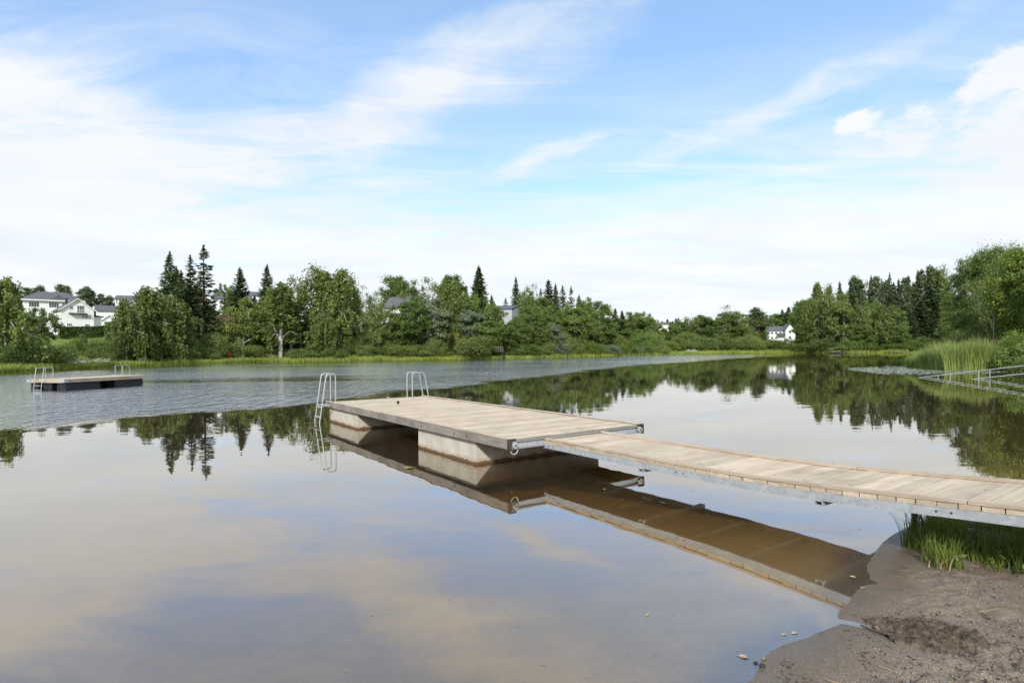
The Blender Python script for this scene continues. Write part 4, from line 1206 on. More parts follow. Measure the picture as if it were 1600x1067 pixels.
# right bank, close by, above the reeds
NEAR = [('near_green', 1522, 400, 66, 62, 'tall airy tree with sky showing through its crown, above the reeds'), ('near_green', 1543, 388, 64, 60, 'tallest tree above the reeds, thin at the top'), ('near_green', 1563, 384, 62, 50, None), ('near_broad', 1597, 388, 48, 100, 'bright yellow-green tree at the right edge above the railings'),
        ('broad', 1500, 474, 84, 44, None), ('broad', 1512, 462, 76, 50, None), ('near_green', 1535, 455, 60, 60, None), ('broad', 1488, 486, 92, 34, None), ('near_green', 1575, 440, 56, 70, None), ('near_green', 1560, 480, 54, 60, None), ('near_green', 1520, 490, 62, 60, None),
        ('dead', 1552, 452, 48.5, 70, 'grey half-withered tree with thin bare twigs behind the reeds'), ('near_green', 1625, 420, 52, 90, None), ('near_broad', 1650, 400, 44, 90, None), ('lime_bush', 1588, 522, 41, 54, 'bright green shrub beside the reeds at the right edge'), ('bush', 1560, 530, 46, 50, None), ('bush', 1610, 535, 40, 60, None), ('bush', 1500, 520, 60, 50, None), ('bush', 1530, 515, 54, 50, None), ('bush', 1620, 555, 37.5, 46, None), ('dark_bush', 1575, 548, 43, 44, None)]
for i, (kind, px, top, D, wpx, lab) in enumerate(NEAR):
    planted.append([place_tree(kind, px, top, D, wpx, i), kind, px, lab, 0])

# ---- labels: every plant gets the words that single it out
ORD = ['first', 'second', 'third', 'fourth', 'fifth', 'sixth', 'seventh', 'eighth', 'ninth', 'tenth', 'eleventh', 'twelfth', 'thirteenth', 'fourteenth', 'fifteenth', 'sixteenth', 'seventeenth', 'eighteenth', 'nineteenth', 'twentieth']
STANDS = [(-999, 181, 'around the white hillside houses'), (181, 345, 'by the three tall spruces'), (345, 556, 'on the bank behind the dock ladders'), (556, 690, 'on the bank by the brick chimney house'), (690, 798, 'on the bank left of the grey building'), (798, 957, 'on the point right of the grey building'),
          (957, 1125, 'at the far end of the lake'), (1125, 1256, 'around the far white house'), (1256, 1486, 'in the wood left of the reeds'), (1486, 2000, 'above the reeds on the right')]
LOOK = {'spruce': ('dark pointed spruce', 'dark spruces'), 'dense_spruce': ('dense full spruce', 'dense spruces'), 'pine': ('tufted pine', 'pines'), 'broad': ('leafy green tree', 'leafy green trees'), 'maple': ('round maple', 'maples'), 'birch': ('drooping light birch', 'drooping birches'), 'thin_birch': ('thin airy birch', 'airy birches'),
        'green_birch': ('full-crowned birch', 'full-crowned birches'), 'weeping': ('weeping tree', 'weeping trees'), 'bush': ('rounded green bush', 'green bushes'), 'dark_bush': ('dark green bush', 'dark bushes'), 'lime_bush': ('bright yellow-green bush', 'bright bushes'), 'silver_bush': ('pale silvery bush', 'silvery bushes'),
        'silver': ('silver-leaved tree', 'silver-leaved trees'), 'lime': ('fresh yellow-green tree', 'yellow-green trees'), 'near_green': ('leafy tree', 'leafy trees'), 'near_broad': ('bright leafy tree', 'bright leafy trees'), 'yellow_bush': ('yellow flowering bush', 'yellow bushes'), 'dead': ('withered tree', 'withered trees')}
for a, b, where in STANDS:
    by = {}
    for e in planted:
        if a <= e[2] < b: by.setdefault(LOOK[e[1]], []).append(e)
    for (one, many), es in by.items():
        es.sort(key=lambda e: e[2])
        free = es
        for k, e in enumerate(free):
            o = e[0]
            if len(es) > 1: o['group'] = f'{many} {where}'
            if e[3]: o['label'] = e[3]
            elif len(es) == 1: o['label'] = f'single {one} {where}'
            elif k == len(es) - 1 and len(es) > 2: o['label'] = f'rightmost {one} {where}'
            elif k == 0: o['label'] = f'leftmost {one} {where}'
            else: o['label'] = f'{ORD[k]} {one} from the left, {where}'
# ------------------------------------------------------------------ uncountable growth
def blades(name, P, Hh, width, mat, r, bend=.35, seg=2, lean=None):
    """grass-like blades rooted at P (n,3) with heights Hh"""
    n = len(P)
    a = r.uniform(0, 6.283, n); dirv = np.stack([np.cos(a), np.sin(a), np.zeros(n)], 1)
    if lean is not None: dirv = dirv * .6 + np.array(lean)
    wa = r.uniform(0, 6.283, n); wv = np.stack([np.cos(wa), np.sin(wa), np.zeros(n)], 1) * (width * r.uniform(.6, 1.3, n))[:, None] * .5
    rows = []
    bb = bend * r.uniform(.15, 1.2, n)
    for k in range(seg + 1):
        t = k / seg
        c = P + np.array([0, 0, 1.]) * (Hh * t * (1 - .25 * bb * t))[:, None] + dirv * (Hh * bb * t * t)[:, None]
        wk = wv * (1 - t * .92)
        rows += [c - wk, c + wk]
    V = np.stack(rows, 1).reshape(-1, 3)
    m = 2 * (seg + 1)
    base = np.arange(n)[:, None] * m
    F = np.concatenate([base + np.array([2 * k, 2 * k + 1, 2 * k + 3, 2 * k + 2]) for k in range(seg)], 0)
    return np_mesh(name, V, F, mat)

def heights(xy): return height(xy)
r = np.random.default_rng(99)
# reed bed
n = 7500
pxs = r.uniform(1417, 1572, n)
t = (pxs - 1417) / 155
front = np.array([on_water(p, 574.5 + 5 * min(1, (p - 1417) / 60))[1] for p in pxs])
D = front + r.uniform(0, 1, n) ** 1.6 * np.interp(t, [0, .1, .6, 1], [1.2, 4, 7, 7])
uu = (pxs - CX) / FPX
P3 = np.column_stack([uu * D, D, np.full(n, -.15)])
hh = np.interp(t, [0, .12, .35, .6, .85, 1], [1.0, 1.6, 2.1, 2.35, 2.4, 1.8]) * r.uniform(.72, 1.12, n)
clump = fbm(P3[:, 0] * .9, P3[:, 1] * .9, 3)
hh *= .68 + .62 * clump
rd = blades('reeds', P3, hh, .055, M['reed'], r, .30, 3, (-.35, 0, 0)); tag(rd, 'tall green reed bed standing in the water below the right bank', 'reeds', None, 'stuff')
ns = 420
P4 = np.column_stack([uu[:ns] * D[:ns], D[:ns], np.full(ns, -.1)])
st = blades('withered_reeds', P4, hh[:ns] * 1.08, .05, M['straw'], r, .25, 3); tag(st, 'pale withered stalks among the reed bed', 'reeds', None, 'stuff')
# lily pads
n = 6500
pp = []
while len(pp) < n:
    px = r.uniform(1325, 1575); py = r.normal(578.5, 3.6)
    lo = np.interp(px, [1325, 1400, 1480, 1575], [575, 571.5, 575, 579]); hi = np.interp(px, [1325, 1370, 1440, 1500, 1575], [578, 584, 587, 586, 582])
    if lo < py < hi and (r.random() < .35 + .65 * math.sin((px * .21 + py * 1.3)) ** 2):
        pp.append(on_water(px, py))
pp = np.array(pp)
mbv, mbf = [], []
for i, (x, y) in enumerate(pp):
    rad = r.uniform(.04, .085); a0 = r.uniform(0, 6.28)
    tx, ty = r.normal() * .035, r.normal() * .035
    b = len(mbv); lift = .012 + .006 * (i % 5) + abs(tx) * rad
    mbv.append((x, y, lift))
    for k in range(9):
        a = a0 + .25 + k * (6.283 - .5) / 8
        mbv.append((x + rad * math.cos(a), y + rad * math.sin(a), lift + rad * (math.cos(a) * tx + math.sin(a) * ty)))
    for k in range(8): mbf.append((b, b + 1 + k, b + 2 + k))
lp = np_mesh('lily_pads', np.array(mbv), np.array(mbf), M['lily']); tag(lp, 'pale floating lily pads spread in front of the reeds', 'lily pads', None, 'stuff')

# grass and sedge on the far shore
def shore_band(n, px0, px1, a, b, dens=None):
    px = r.uniform(px0, px1, n)
    D = np.array([shore_D(p) for p in px]) + a + (b - a) * r.random(n) ** 1.3
    X = (px - CX) / FPX * D
    xy = np.column_stack([X, D])
    return xy
xy = np.concatenate([shore_band(26000, -60, 900, -.8, 6), shore_band(16000, 860, 1420, -1.0, 9)])
z = np.maximum(heights(xy), -.1)
fh = .45 + .55 * fbm(xy[:, 0] * .25, xy[:, 1] * .25, 3)
u_ = xy[:, 0] / xy[:, 1]
fh *= np.where(u_ > .07, 1.5, 1.0)
g1 = blades('shore_grass', np.column_stack([xy, z - .05]), fh * r.uniform(.6, 1.3, len(xy)), .14, M['grass_far'], r, .5, 2); tag(g1, 'bright green sedge fringe along the far shoreline', 'grass', None, 'stuff')
# meadow grass on the slopes
def slope_pts(n, px0, px1, a, b):
    px = r.uniform(px0, px1, n); D = np.array([shore_D(p) for p in px]) + r.uniform(a, b, n)
    return np.column_stack([(px - CX) / FPX * D, D])
xy = np.concatenate([slope_pts(14000, 60, 200, 3, 45), slope_pts(14000, 200, 900, 4, 26)])
g2 = blades('meadow_grass', np.column_stack([xy, heights(xy) - .05]), np.where(xy[:, 0] / xy[:, 1] < -.66, r.uniform(.08, .2, len(xy)), r.uniform(.2, .6, len(xy))), .18, M['grass_far'], r, .6, 2); tag(g2, 'unmown meadow grass on the left bank', 'grass', None, 'stuff')
# flowers
def dots(name, xy, z, size, mat):
    V, F = leaves(np.column_stack([xy, z]), size, r, .8, 1.0)
    return np_mesh(name, V, F, mat)
xy = np.concatenate([shore_band(420, 85, 172, 1, 5), shore_band(160, 215, 300, 1, 4), shore_band(60, 300, 440, 1, 4)])
fl = dots('wild_flowers', xy, heights(xy) + r.uniform(.55, 1.05, len(xy)), .19, M['flower']); tag(fl, 'white wild flowers in the grass of the left shore', 'flowers', None, 'stuff')
# undergrowth closing the foot of the woods
def under(n, px0, px1, a, b, h0, h1):
    xy = slope_pts(n, px0, px1, a, b)
    return xy, r.uniform(0, 1, n) ** 1.2 * (h0 + (h1 - h0) * fbm(xy[:, 0] * .16, xy[:, 1] * .16, 3))
U = [under(26000, 185, 350, 7, 34, .3, 4.0), under(30000, 350, 560, 13, 40, .3, 4.5), under(42000, 560, 960, 4, 34, .3, 5.0), under(34000, 940, 1260, 11, 40, .2, 2.6), under(30000, 1240, 1480, 3, 40, .3, 5.5)]
xy = np.concatenate([q[0] for q in U]); hz_ = np.concatenate([q[1] for q in U])
V, F = leaves(np.column_stack([xy, heights(xy) + hz_]), .5, r, .4, 1.3)
ug = np_mesh('undergrowth', V, F, M['leaf_under']); tag(ug, 'tangled undergrowth at the foot of the woods', 'undergrowth', None, 'stuff')
n = 26000
D = r.uniform(50, 95, n); u_ = r.uniform(.74, 1.05, n)
xy = np.column_stack([u_ * D, D]); ds = shore(xy); xy = xy[ds > .8]
V, F = leaves(np.column_stack([xy, heights(xy) + r.uniform(0, 1, len(xy)) * (.5 + 3.2 * fbm(xy[:, 0] * .2, xy[:, 1] * .2, 3))]), .3, r, .4, 1.3)
ug = np_mesh('undergrowth', V, F, M['leaf_under']); tag(ug, 'dense undergrowth on the right bank behind the reeds', 'undergrowth', None, 'stuff')
# far wood on the skyline: one mass of small pointed crowns
n = 900
a_ = r.uniform(-.98, .98, n); D = r.uniform(430, 640, n)
sel = (a_ > .06) | (r.random(n) < .35)
a_ = a_[sel]; D = D[sel]
xy = np.column_stack([a_ * D, D]); hz0 = heights(xy)
Cc = []
for (x, y), z0 in zip(xy, hz0):
    H_ = r.uniform(9, 15); m = 60
    f = r.random(m) ** .8
    rad = (1 - f) * H_ * .2 + .2
    an = r.uniform(0, 6.283, m)
    Cc.append(np.column_stack([x + rad * np.cos(an) * r.random(m) ** .4, y + rad * np.sin(an), z0 + f * H_]))
V, F = leaves(np.concatenate(Cc), 1.5, r, .2, 1.4)
fw = np_mesh('far_wood', V, F, M['leaf_pine']); tag(fw, 'distant dark wooded ridge along the skyline', 'wood', None, 'stuff')
# ------------------------------------------------------------------ houses
def gable_roof(parent, w, d, eave, ridge, mat, over=.45, th=.18, axis='y', x0=0, y0=0, name='roof'):
    """two slopes; ridge runs along axis"""
    b = MB()
    if axis == 'y':
        h = w / 2; run = math.hypot(h, ridge - eave); k = (ridge - eave) / h
        zl = eave - over * k
        for s in (-1, 1):
            xo = x0 + h + s * (h + over)
            poly = [(xo, zl), (x0 + h, ridge), (x0 + h, ridge + th), (xo, zl + th)]
            if s > 0: poly = poly[::-1]
            b.prism(poly, 'y', y0 - over, y0 + d + over)
    else:
        h = d / 2; k = (ridge - eave) / h; zl = eave - over * k
        for s in (-1, 1):
            yo = y0 + h + s * (h + over)
            poly = [(yo, zl), (y0 + h, ridge), (y0 + h, ridge + th), (yo, zl + th)]
            if s < 0: poly = poly[::-1]
            b.prism(poly, 'x', x0 - over, x0 + w + over)
    return b.build(name, mat, parent)
def gable_walls(parent, w, d, eave, ridge, mat, axis='y', x0=0, y0=0, base=-2.0):
    b = MB()
    if axis == 'y':
        b.prism([(x0, base), (x0 + w, base), (x0 + w, eave), (x0 + w / 2, ridge - .01), (x0, eave)], 'y', y0, y0 + d)
    else:
        b.prism([(y0, base), (y0 + d, base), (y0 + d, eave), (y0 + d / 2, ridge - .01), (y0, eave)], 'x', x0, x0 + w)
    return b.build('wall', mat, parent)
def hip_roof(parent, w, d, eave, ridge, mat, over=.6, x0=0, y0=0, inset=None):
    ins = d / 2 if inset is None else inset
    vs_ = [(x0 - over, y0 - over, eave), (x0 + w + over, y0 - over, eave), (x0 + w + over, y0 + d + over, eave), (x0 - over, y0 + d + over, eave), (x0 + ins, y0 + d / 2, ridge), (x0 + w - ins, y0 + d / 2, ridge)]
    lo = [(v[0], v[1], v[2] - .25) for v in vs_[:4]]
    b = MB(); b.add(vs_ + lo, [(0, 1, 5, 4), (1, 2, 5), (2, 3, 4, 5), (3, 0, 4), (6, 7, 1, 0), (7, 8, 2, 1), (8, 9, 3, 2), (9, 6, 0, 3), (9, 8, 7, 6)])
    return b.build('roof', mat, parent)
def window(parent, x, z, w, h, y=0.0, cols=2, rows=1, side=None, name='window'):
    """in the front wall (y) or, with side=x0, in a side wall at depth x"""
    fr = MB(); pn = MB()
    def bx(m, a0, a1, z0, z1, d0, d1):
        if side is None: m.box(a0, a1, y - d1, y - d0, z0, z1)
        else: m.box(side - d1, side - d0, a0, a1, z0, z1)
    t = .09
    bx(fr, x, x + w, z, z + t, .003, .07); bx(fr, x, x + w, z + h - t, z + h, .003, .07)
    bx(fr, x, x + t, z + t, z + h - t, .003, .07); bx(fr, x + w - t, x + w, z + t, z + h - t, .003, .07)
    for k in range(1, cols):
        xc = x + w * k / cols; bx(fr, xc - .035, xc + .035, z + t, z + h - t, .012, .06)
    for k in range(1, rows):
        zc = z + h * k / rows; bx(fr, x + t, x + w - t, zc - .025, zc + .025, .014, .055)
    f = fr.build(name, M['trim_white'], parent)
    bx(pn, x + t, x + w - t, z + t, z + h - t, .004, .011)
    pn.build('pane', M['glass'], f)
    return f
def house_root(name, px, D, zpx, deg, label):
    x, y, z = at(px, zpx, D)
    o = empty(name, (x, y, z), R(deg)); return tag(o, label, 'house')

# white gabled house on the hill, far left: facade turned to the right of the viewer
D0 = 160
h = house_root('gabled_house', 95, D0, 511, 47, 'white clapboard house with a gable balcony, in front of the big hip-roofed house')
W0, L0, E0, R0 = 7.6, 11.5, 5.0, 8.0
wl = gable_walls(h, W0, L0, E0, R0, M['house_white'])
rf = gable_roof(h, W0, L0, E0, R0, M['roof_grey'], .55, .2)
vb = MB()
for s in (-1, 1):
    k = (R0 - E0) / (W0 / 2); xo = W0 / 2 + s * (W0 / 2 + .56); zo = E0 - .56 * k
    poly = [(xo, zo - .06), (W0 / 2, R0 - .06), (W0 / 2, R0 + .19), (xo, zo + .19)]
    vb.prism(poly if s < 0 else poly[::-1], 'y', -.62, -.56)
vb.build('bargeboard', M['trim_white'], rf)
chm = MB(); chm.box(2.0, 2.6, 5.5, 6.1, 6.0, 8.6); chm.build('chimney', M['dark_steel'], rf)
window(h, 3.65, 4.15, 1.75, 2.05, 0, 3, 2, name='balcony_door'); window(h, 2.05, 4.9, .75, 1.1, 0, 2)
window(h, 4.85, 2.55, .42, 1.25, 0, 1); window(h, 5.35, 2.55, 1.05, 1.25, 0, 3, 2); window(h, 6.5, 2.55, .42, 1.25, 0, 1)
window(h, 1.3, .35, 1.25, .75, 0, 3); window(h, 5.4, .3, 1.2, .75, 0, 3)
window(h, 2.4, 2.4, .8, 1.3, 0, 1, 1, side=0); window(h, 6.4, 2.4, 1.2, 1.3, 0, 2, 1, side=0); window(h, 1.0, .2, .8, 1.0, 0, 1, 1, side=0)
bl = MB(); bl.box(1.75, 5.9, -1.25, -.004, 3.75, 3.98); bo = bl.build('balcony', M['dark_steel'], h)
ra = MB()
ra.box(1.78, 5.87, -1.22, -1.16, 4.75, 4.83)
ra.box(1.78, 1.84, -1.16, -.01, 4.75, 4.83); ra.box(5.81, 5.87, -1.16, -.01, 4.75, 4.83)
for x in np.linspace(1.8, 5.83, 9): ra.box(x, x + .045, -1.21, -1.17, 3.985, 4.748)
ra.build('railing', M['trim_white'], bo)
cb = MB()
for x in (0, W0 - .14): cb.box(x - .012, x + .15, -.012 - .02, .0 - .003, -2, E0 - .02)
cb.build('corner_board', M['trim_white'], h)
# lean-to on the right of it
lx = MB(); lx.box(W0 + .01, W0 + 2.4, 3.0, 8.0, -2, 3.2); lo_ = lx.build('side_wing', M['house_white'], h)
lr = MB(); lr.prism([(W0 + .02, 3.75), (W0 + 3.0, 3.2), (W0 + 3.0, 3.38), (W0 + .02, 3.93)], 'y', 2.6, 8.4); lr.build('wing_roof', M['roof_grey'], lo_)

# big hip-roofed house behind
D1 = 205
h = house_root('hip_roofed_house', 36, D1, 505, 40, 'large white house with a wide grey hip roof, highest on the hill at the left')
gw_ = MB(); gw_.box(0, 17, 0, 13, -3, 8.6); gw_.build('wall', M['house_white'], h)
rf = hip_roof(h, 17, 13, 8.6, 12.1, M['roof_grey'], .9, inset=4.5)
db = MB(); db.prism([(7.2, 8.42), (13.2, 8.42), (10.2, 10.6)], 'y', -.93, 3.2); db.build('cross_gable', M['roof_grey'], rf)
for x in (1.6, 7.2, 11.0): window(h, x, 5.9, 2.9, 1.9, 0, 4)
for x in (7.0, 11.0): window(h, x, 2.2, 2.6, 1.8, 0, 4)
window(h, 13.9, 5.9, 1.5, 1.9, 0, 2); window(h, 3, 5.9, 1.6, 1.6, 0, 2, side=0)
fb = MB(); fb.box(-.9, 17.9, -.96, -.905, 8.2, 8.62); fb.build('eaves_board', M['trim_white'], rf)

# small white outbuilding beside the hedge
h = house_root('small_garage', 160, 152, 513, 35, 'small white gabled outbuilding just right of the clapboard house')
gable_walls(h, 3.3, 5, 2.2, 3.5, M['house_white']); gable_roof(h, 3.3, 5, 2.2, 3.5, M['trim_white'], .35, .14)
window(h, 1.1, .8, .9, .9, 0, 2)
# grey slate roof and white wall behind
h = house_root('low_house', 152, 190, 499, 38, 'low house with a long grey roof behind the small white outbuilding')
gable_walls(h, 11, 8, 3.0, 4.8, M['house_white'], 'x'); gable_roof(h, 11, 8, 3.0, 4.8, M['roof_grey'], .5, .18, 'x'); window(h, 6, .8, 2, 1.3, 0, 3)
h = house_root('white_house', 180, 230, 485, 20, 'distant white house half hidden behind the tops of the weeping trees')
gable_walls(h, 8, 8, 4.6, 6.2, M['house_white'], 'x'); gable_roof(h, 8, 8, 4.6, 6.2, M['roof_grey'], .5, .18, 'x'); window(h, 1.2, 2.2, 1.8, 1.3, 0, 3)

# terraced house between spruces
h = house_root('white_house', 337, 185, 486, 22, 'white house with a grey gabled roof between the tall spruces')
gable_walls(h, 10, 9, 4.2, 6.1, M['house_white'], 'x'); rf = gable_roof(h, 10, 9, 4.2, 6.1, M['roof_grey'], .5, .18, 'x')
for x in (1.0, 4.2, 7.0): window(h, x, 2.2, 1.8, 1.3, 0, 3)
h = house_root('white_house', 383, 210, 482, 12, 'white flat-fronted house showing through the birch tops right of the slim spruce')
gable_walls(h, 15, 9, 4.8, 6.4, M['house_white'], 'x'); gable_roof(h, 15, 9, 4.8, 6.4, M['roof_grey'], .5, .18, 'x')
for x in (1.2, 4.6, 8.2, 11.5): window(h, x, 2.4, 1.9, 1.3, 0, 3)
h = house_root('brown_shed', 340, 132, 512, 25, 'small dark brown shed with a red tiled roof below the white house')
gable_walls(h, 3.2, 3, 1.6, 2.5, M['house_brown'], 'x'); gable_roof(h, 3.2, 3, 1.6, 2.5, M['roof_red'], .45, .12, 'x')
h = house_root('red_roofed_house', 268, 165, 500, 20, 'house with a red tiled roof glimpsed through the three tall spruces')
gable_walls(h, 8, 8, 4.2, 7.0, M['house_white'], 'x'); gable_roof(h, 8, 8, 4.2, 7.0, M['roof_red'], .5, .16, 'x'); window(h, 2, 1.6, 1.4, 1.2, 0, 2)
h = house_root('white_bungalow', 468, 158, 504, 12, 'low white house with a dark roof behind the wide birch group')
gable_walls(h, 9, 8, 2.9, 4.1, M['house_white'], 'x'); gable_roof(h, 9, 8, 2.9, 4.1, M['roof_grey'], .5, .16, 'x')
for x in (.8, 2.6, 4.6, 6.8): window(h, x, 1.3, 1.3, 1.2, 0, 2)
h = house_root('small_garage', 540, 146, 512, -8, 'small white shed between the birch trunk and the bright hedge bush')
gable_walls(h, 2.6, 4, 2.1, 2.7, M['house_white'], 'x'); gable_roof(h, 2.6, 4, 2.1, 2.7, M['roof_grey'], .3, .12, 'x')
h = house_root('grey_roofed_house', 602, 178, 489, -14, 'white house with a sloping grey roof and a brick chimney below the maple')
gable_walls(h, 9.5, 9, 1.9, 5.0, M['house_white'], 'x'); rf = gable_roof(h, 9.5, 9, 1.9, 5.0, M['roof_grey'], .6, .18, 'x')
c = MB(); c.box(3.6, 4.3, 3.6, 4.2, 4.1, 6.4); c.build('chimney', M['brick'], rf)
c = MB(); c.box(3.5, 4.4, 3.5, 4.3, 6.401, 6.5); c.build('chimney_cap', M['stone'], rf)
window(h, 1.2, .2, 1.6, 1.2, 0, 2); window(h, 5, .2, 1.6, 1.2, 0, 2)
h = house_root('grey_house', 771, 182, 500, -28, 'tall plain pale grey building with a dark shallow roof right of the conical spruce')
gable_walls(h, 6.6, 8, 3.3, 4.6, M['house_grey'], 'x'); gable_roof(h, 6.6, 8, 3.3, 4.6, M['roof_grey'], .3, .15, 'x'); window(h, 4.3, 1.2, 1.3, 1.2, 0, 2)
# far white house and what stands behind it
h = house_root('white_villa', 1202, 272, 531, -6, 'white two-storey house with a projecting gable at the far end of the lake')
gable_walls(h, 11.8, 8, 4.3, 6.2, M['house_white'], 'x'); gable_roof(h, 11.8, 8, 4.3, 6.2, M['roof_grey'], .4, .18, 'x')
g2_ = MB(); g2_.prism([(6.6, -2), (10.4, -2), (10.4, 4.6), (8.5, 7.2), (6.6, 4.6)], 'y', -2.4, -.01); gw2 = g2_.build('projecting_wing', M['house_white'], h)
gr = MB()
for s in (-1, 1):
    poly = [(8.5 + s * 2.3, 4.2), (8.5, 7.25), (8.5, 7.45), (8.5 + s * 2.3, 4.4)]
    gr.prism(poly if s < 0 else poly[::-1], 'y', -2.8, 3.5)
gr.build('wing_roof', M['roof_grey'], gw2)
pr_ = MB(); pr_.prism([(-2.2, 2.2), (-.02, 3.0), (-.02, 3.15), (-2.2, 2.35)], 'x', 3.2, 6.55); pr_.build('porch_roof', M['roof_grey'], h)
for x in (.8, 2.6, 4.6): window(h, x, 2.6, 1.1, 1.2, 0, 2)
for x in (.8, 2.6): window(h, x, .3, 1.1, 1.2, 0, 2)
window(h, 7.9, 3.0, 1.2, 1.3, -2.4, 2); window(h, 7.9, .4, 1.2, 1.3, -2.4, 2)
h = house_root('apartment_block', 1160, 330, 511, 4, 'pale block with horizontal balcony bands above the trees left of the far white house')
b = MB(); b.box(0, 9, 0, 9, -4, 6.8); b.build('wall', M['house_grey'], h)
for z in (.8, 2.9, 5.0):
    b = MB(); b.box(-.4, 9.4, -1.2, -.01, z, z + .8); b.build('balcony', M['trim_white'], h)
b = MB(); b.box(-.6, 9.6, -1.4, 9.4, 6.81, 7.1); b.build('roof', M['roof_grey'], h)
h = house_root('white_house', 1028, 420, 515, 0, 'tiny white house wall showing among the far trees near the middle')
gable_walls(h, 8, 8, 3.6, 5.4, M['house_white'], 'x'); gable_roof(h, 8, 8, 3.6, 5.4, M['roof_grey'], .4, .16, 'x')

# ------------------------------------------------------------------ garden things on the left bank
def leaf_box(name, label, cat, px0, px1, D, zb, ht, dep, n, mat, leaf, seed):
    r = np.random.default_rng(seed)
    x0, y0, _ = at(px0, 520, D); x1, y1, _ = at(px1, 520, D)
    o = empty(name, (x0, y0, zb))
    L = math.hypot(x1 - x0, y1 - y0)
    C = np.column_stack([r.uniform(0, L, n), r.normal(size=n) * dep * .3, np.minimum(r.uniform(0, 1.12, n) * ht, ht * (1 + r.normal(size=n) * .025))])
    C[:, 1] = np.clip(C[:, 1], -dep / 2, dep / 2)
    V, F = leaves(C, leaf, r, .5, 1.2)
    np_mesh('foliage', V, F, mat, o)
    st = MB()
    for x in np.arange(.4, L, .8): st.tube([(x, 0, -.3), (x + .05, 0, ht * .8)], .03, 5)
    st.build('stems', M['bark'], o)
    return tag(o, label, cat)
Dh = 128
xh, yh_, zh = at(94, 527.5, Dh)
leaf_box('hedge', 'long clipped dark green hedge below the white clapboard house', 'hedge', 94, 178, Dh, zh, 2.3, 1.4, 9000, M['leaf_hedge'], .3, 5)
# little post with a roof
x, y, z = at(180, 555, shore_D(180) + 10)
z = ground(x, y)
o = empty('bird_table', (x, y, z)); tag(o, 'small grey post with a flat roof board on the lawn by the weeping tree', 'post')
zt = at(180, 537.5, shore_D(180) + 10)[2] - z
p = MB(); p.box(-.09, .09, -.09, .09, -.2, zt - .25, .01); p.build('post', M['grey_wood'], o)
p = MB(); p.prism([(-.62, zt - .24), (.62, zt - .24), (.66, zt - .1), (0, zt + .06), (-.66, zt - .1)], 'y', -.5, .5); p.build('roof_board', M['edge_wood'], o)
# red garden parasol, folded low
x, y, _ = at(358, 556, shore_D(358) + 4); z = ground(x, y)
o = empty('parasol', (x, y, z)); tag(o, 'small red parasol standing at the water edge of the left bank', 'parasol')
p = MB(); p.tube([(0, 0, -.2), (0, 0, 1.75)], .025, 6); p.build('pole', M['tube_steel'], o)
p = MB(); n_ = 10; vs_ = [(0, 0, 1.72)] + [(.5 * math.cos(k * 6.283 / n_), .5 * math.sin(k * 6.283 / n_), 1.28) for k in range(n_)] + [(.47 * math.cos(k * 6.283 / n_), .47 * math.sin(k * 6.283 / n_), 1.02) for k in range(n_)]
p.add(vs_, [(0, 1 + k, 1 + (k + 1) % n_) for k in range(n_)] + [(1 + k, 1 + n_ + k, 1 + n_ + (k + 1) % n_, 1 + (k + 1) % n_) for k in range(n_)]); p.build('canopy', M['red'], o)
# stone on the lawn
x, y, _ = at(130, 556, shore_D(130) + 6); z = ground(x, y)
rk = MB(); r = np.random.default_rng(4); vs_ = []; fs_ = []
for i_ in range(7):
    for k in range(10):
        th = math.pi * i_ / 6; a = k * .6283; q = 1 + .18 * r.normal()
        vs_.append((.62 * q * math.sin(th) * math.cos(a), .5 * q * math.sin(th) * math.sin(a), .42 * math.cos(th) * (1 + .1 * r.normal())))
for i_ in range(6):
    for k in range(10): fs_.append((i_ * 10 + k, (i_ + 1) * 10 + k, (i_ + 1) * 10 + (k + 1) % 10, i_ * 10 + (k + 1) % 10))
rk.add(vs_, fs_, True); ro_ = rk.build('boulder', M['stone'], None, (x, y, z + .3)); tag(ro_, 'pale rounded boulder on the lawn behind the raft', 'boulder')
# trodden path along the left bank
def ribbon(pts, w):
    V, F = [], []
    for i_, (px, off) in enumerate(pts):
        for s in np.linspace(-1, 1, 7):
            D = shore_D(px) + off + s * w / 2; x = (px - CX) / FPX * D
            V.append((x, D, ground(x, D) + .05 - .09 * abs(s) ** 3))
    for i_ in range(len(pts) - 1):
        for s in range(6): F.append((i_ * 7 + s, (i_ + 1) * 7 + s, (i_ + 1) * 7 + s + 1, i_ * 7 + s + 1))
    return V, F
V, F = ribbon([(p, 8 + 1.2 * math.sin(p * .03)) for p in range(378, 566, 3)], 3.0)
pa = np_mesh('path', np.array(V), np.array(F)[:, ::-1], M['grey_path'], smooth=True); tag(pa, kind='structure')
# wooden lookout jetty under the trees
x, y, z = at(766, 551, shore_D(770) + 3.0)
o = empty('wooden_jetty', (x, y, 0), R(-8)); tag(o, 'small grey wooden lookout jetty with a railing under the trees', 'jetty')
zd = at(770, 548.5, shore_D(770) + 3.0)[2]
p = MB(); p.box(0, 3.0, 0, 2.5, zd - .12, zd); p.build('deck', M['grey_wood'], o)
ra = MB()
for zz in (.45, .85): ra.box(0, 3.0, -.03, .03, zd + zz, zd + zz + .09)
for xx in np.linspace(0, 2.9, 6): ra.box(xx, xx + .09, .035, .1, zd + .003, zd + .96)
ra.build('railing', M['grey_wood'], o)
for xx in (.2, 2.7):
    ps = MB(); ps.tube([(xx, .4, -.6), (xx, .4, zd - .125)], .09, 8); ps.build('leg', M['bark'], o)
